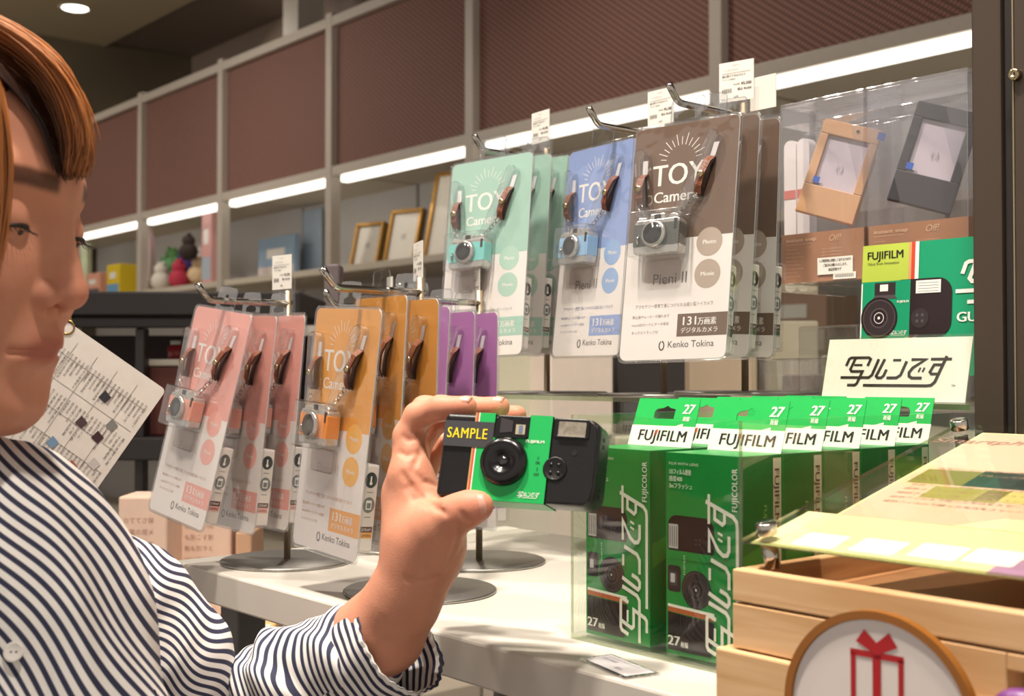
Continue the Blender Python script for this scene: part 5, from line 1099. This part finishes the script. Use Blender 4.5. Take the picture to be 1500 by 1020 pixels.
allp = np.array([p for q, _, _ in st for p in q]); DD = (allp - CP) @ DV; RY = (allp - CP) / DD[:, None]; Dh = np.full(len(allp), .45)
for _ in range(26): Dh += np.clip(head(CP + RY * Dh[:, None]) * .8, -.02, .05)
hit = np.abs(head(CP + RY * Dh[:, None])) < .002
DD = np.where(hit, np.minimum(DD, Dh - .004), DD); allp = CP + RY * DD[:, None]; o_ = 0; st2 = []
for q, r_, sh_ in st:
    n_ = len(q); q2 = allp[o_:o_ + n_].copy(); o_ += n_
    for _ in range(3): q2[1:-1] = (q2[:-2] + q2[1:-1] * 2 + q2[2:]) / 4
    st2.append((list(q2 - DV * rnd.random() * .006), r_, sh_))
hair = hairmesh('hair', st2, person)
def hairbase(P):
    p = (P - HO) @ HM.T / HS
    d = eld(p, (-.012, 0, .042), (.098, .083, .090)); d = smax(d, -(eld(p, (.085, 0, -.01), (.072, .075, .098))), .01)
    return d
Vh, Qh = sdf_mesh(hairbase, HO - .16, HO + .16, .003)
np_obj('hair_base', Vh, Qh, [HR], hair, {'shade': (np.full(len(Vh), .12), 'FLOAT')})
# ---- shirt
SHM = bpy.data.materials.new('striped_cotton'); SHM.use_nodes = True; nt = SHM.node_tree; bs = nt.nodes['Principled BSDF']; bs.inputs['Roughness'].default_value = .85
at = nt.nodes.new('ShaderNodeAttribute'); at.attribute_name = 'stripe'
m1 = nt.nodes.new('ShaderNodeMath'); m1.operation = 'FRACT'; nt.links.new(at.outputs['Fac'], m1.inputs[0])
cr = nt.nodes.new('ShaderNodeValToRGB'); e = cr.color_ramp.elements; e[0].position = 0; e[0].color = lin((46, 48, 74)) + (1,); e[1].position = .40; e[1].color = lin((46, 48, 74)) + (1,)
for pos, c in ((.46, (236, 232, 228)), (.94, (236, 232, 228)), (1.0, (46, 48, 74))): x = e.new(pos); x.color = lin(c) + (1,)
nt.links.new(m1.outputs[0], cr.inputs[0]); nt.links.new(cr.outputs[0], bs.inputs['Base Color'])
wv = nt.nodes.new('ShaderNodeTexNoise'); wv.inputs['Scale'].default_value = 1400; tcn = nt.nodes.new('ShaderNodeTexCoord'); nt.links.new(tcn.outputs['Object'], wv.inputs['Vector']); bpn = nt.nodes.new('ShaderNodeBump'); bpn.inputs['Strength'].default_value = .35; bpn.inputs['Distance'].default_value = .0004
nt.links.new(wv.outputs['Fac'], bpn.inputs['Height']); nt.links.new(bpn.outputs[0], bs.inputs['Normal'])
# camera-plane basis used only to lay out the folds along the cloth
dS = ray(120, 880); dS = dS / np.linalg.norm(dS); rS = np.cross(dS, _u); rS /= np.linalg.norm(rS); uS = np.cross(rS, dS)
def uvw(P): return (P @ rS), (P @ uS), (P @ dS)
def fold(P, ang, per, amp, ph=0, bend=0.0):
    a, b_, c = uvw(P); s = a * math.cos(ang) + b_ * math.sin(ang); t_ = -a * math.sin(ang) + b_ * math.cos(ang)
    s = s + bend * np.sin(t_ * 14 + ph) + .006 * np.sin(t_ * 37 + c * 21 + ph); q_ = s / per * 6.283 + ph; x = np.sin(q_ + .5 * np.sin(q_)); return amp * x * (.6 + .4 * np.sin(t_ * 19 + ph * 2))
def shirtA(P):
    d = chain(P, [J(-190, 1010, .74, .125), J(-26, 858, .70, .067), J(8, 960, .69, .074), J(45, 1120, .68, .084)], .03)
    d = smin(d, cap(P, wd(-300, 820, .85), wd(-22, 852, .70), .09, .07), .04)
    return d + fold(P, math.radians(33), .060, .0050, .5, .016) + fold(P, math.radians(20), .031, .0022, 2.2, .012)
lo_ = wd(-200, 900, .74) - .2; lo_ = np.minimum(lo_, wd(80, 1120, .68) - .12); hi_ = np.maximum(wd(-22, 852, .7) + .12, wd(80, 1120, .68) + .12)
lo_ = np.maximum(lo_, wd(-22, 900, .70) - np.array([.25, .25, .25])); hi_ = np.minimum(hi_, wd(48, 960, .69) + np.array([.2, .2, .2]))
Va, Qa = sdf_mesh(shirtA, lo_, hi_, .0018, slack=1.6)
a, b_, c = uvw(Va); ang = math.radians(37)
bend = .007 * np.sin((a * .57 - b_ * .82) * 17 + 1) + .0022 * np.sin((a - b_) * 38 + 14 * a)
sa = (a * math.sin(math.radians(52)) + b_ * math.cos(math.radians(52)) + bend + .8 * fold(Va, math.radians(33), .060, .0050, .5, .016)) / .0056
shirt = np_obj('striped_shirt', Va, Qa, [SHM], person, {'stripe': (sa, 'FLOAT')})
SLB = [J(95, 850, .79, .040), J(170, 900, .80, .0455), J(233, 975, .81, .0440), J(262, 1090, .83, .052)]
def sleeveB(P):
    d = chain(P, SLB, .02); a, b_, c = uvw(P)
    return d + fold(P, math.radians(-50), .048, .003, 1.0, .012) + fold(P, math.radians(-15), .030, .0014, .3, .01)
Vb, Qb = sdf_mesh(sleeveB, wd(160, 960, .81) - .15, wd(160, 960, .81) + .15, .0016, slack=1.6)
a, b_, c = uvw(Vb)
sb_ = (a * .50 + b_ * .866 + .006 * np.sin(a * 60 + b_ * 20) + .003 * np.sin(a * 140 - b_ * 60) + .5 * fold(Vb, math.radians(-50), .048, .003, 1.0, .012)) / .0062
np_obj('upper_sleeve', Vb, Qb, [SHM], shirt, {'stripe': (sb_, 'FLOAT')})
SLC = [J(300, 1110, .85, .054), J(372, 1040, .84, .032), J(440, 1012, .822, .0400), J(512, 968, .80, .0345)]
axc = SLC[3][0] - SLC[1][0]; axc /= np.linalg.norm(axc)
def sleeveC(P):
    d = chain(P, SLC, .02); t_ = (P - SLC[1][0]) @ axc; a, b_, c = uvw(P)
    return d + .0028 * np.sin(t_ * 190 + b_ * 60 + np.sin(a * 60) * 1.0) * np.exp(-((t_ - .01) / .045) ** 2) + fold(P, math.radians(38), .034, .0022, .4, .008)
Vc, Qc = sdf_mesh(sleeveC, wd(400, 1040, .82) - .13, wd(400, 1040, .82) + .13, .0016, slack=1.6)
t_ = (Vc - SLC[1][0]) @ axc; a, b_, c = uvw(Vc)
sc_ = (t_ + .004 * np.sin(b_ * 70 + a * 40) + .003 * np.sin(a * 150 + b_ * 30)) / .0060
np_obj('forearm_sleeve', Vc, Qc, [SHM], shirt, {'stripe': (sc_, 'FLOAT')})
# cuff: open band
ax = (RV * .77 + UV * .64) * math.cos(math.radians(19)) - DV * math.sin(math.radians(19)); ax /= np.linalg.norm(ax)
e1 = np.cross(ax, DV); e1 /= np.linalg.norm(e1); e2 = np.cross(ax, e1)
RC = wd(585, 938, .788); NR, NA_ = 40, 120; vs_ = []; fs = []; sv = []
for side in (0, 1):
    for i in range(NR + 1):
        s = i / NR; L_ = -.052 * (1 - s); R_ = .0345 + .0035 * s - (.0016 if side else 0)
        for k in range(NA_):
            q = 2 * math.pi * k / NA_; rr = R_ + .0009 * math.sin(q * 3 + s * 2) + .0005 * math.sin(q * 9 + s * 5) + .0006 * math.sin(q * 31) * (s > .93)
            ll = L_ + .0012 * math.sin(q * 2 + 1) * s + (.0008 if s > .97 and side == 0 else 0)
            vs_.append(RC + ax * ll + (e1 * math.cos(q) + e2 * math.sin(q)) * rr); sv.append((ll + .0006 * math.sin(q * 4)) / .0056)
for side in (0, 1):
    o = side * (NR + 1) * NA_
    for i in range(NR):
        for k in range(NA_): q = (o + i * NA_ + k, o + i * NA_ + (k + 1) % NA_, o + (i + 1) * NA_ + (k + 1) % NA_, o + (i + 1) * NA_ + k); fs.append(q if not side else q[::-1])
o2 = (NR + 1) * NA_
for k in range(NA_): a1 = NR * NA_ + k; a2 = NR * NA_ + (k + 1) % NA_; fs.append((a1, a2, a2 + o2, a1 + o2))
cuff = np_obj('cuff', np.array(vs_), np.array(fs), [SHM], shirt, {'stripe': (np.array(sv), 'FLOAT')})
# button and placket on the chest
bc = wd(22, 956, .60)
dn = DV
P0 = np.array([wd(22, 956, D) for D in np.linspace(.5, .75, 400)]); dd = shirtA(P0); k0 = int(np.argmax(dd < 0)); bc = P0[k0]
Mb = Matrix.Translation(bc) @ Vector(-DV * .9 + UV * .35).to_track_quat('Z', 'Y').to_matrix().to_4x4()
b = MB(); b.lathe([(.0001, .0006), (.0035, .0006), (.0048, .0012), (.0052, .0022), (.0048, .0026), (.0036, .0018), (.0001, .0018)], mat('button_pearl', (226, 220, 214), .25, coat=.5), 24, Mb, cap=False)
for i in (-1, 1): b.lathe([(.0006, .0019), (.0001, .002)], mat('button_hole', (110, 104, 108), .6), 10, Mb @ Matrix.Translation((i * .0013, 0, 0)))
b.build('button', shirt)
bpy.data.objects.remove(_to)
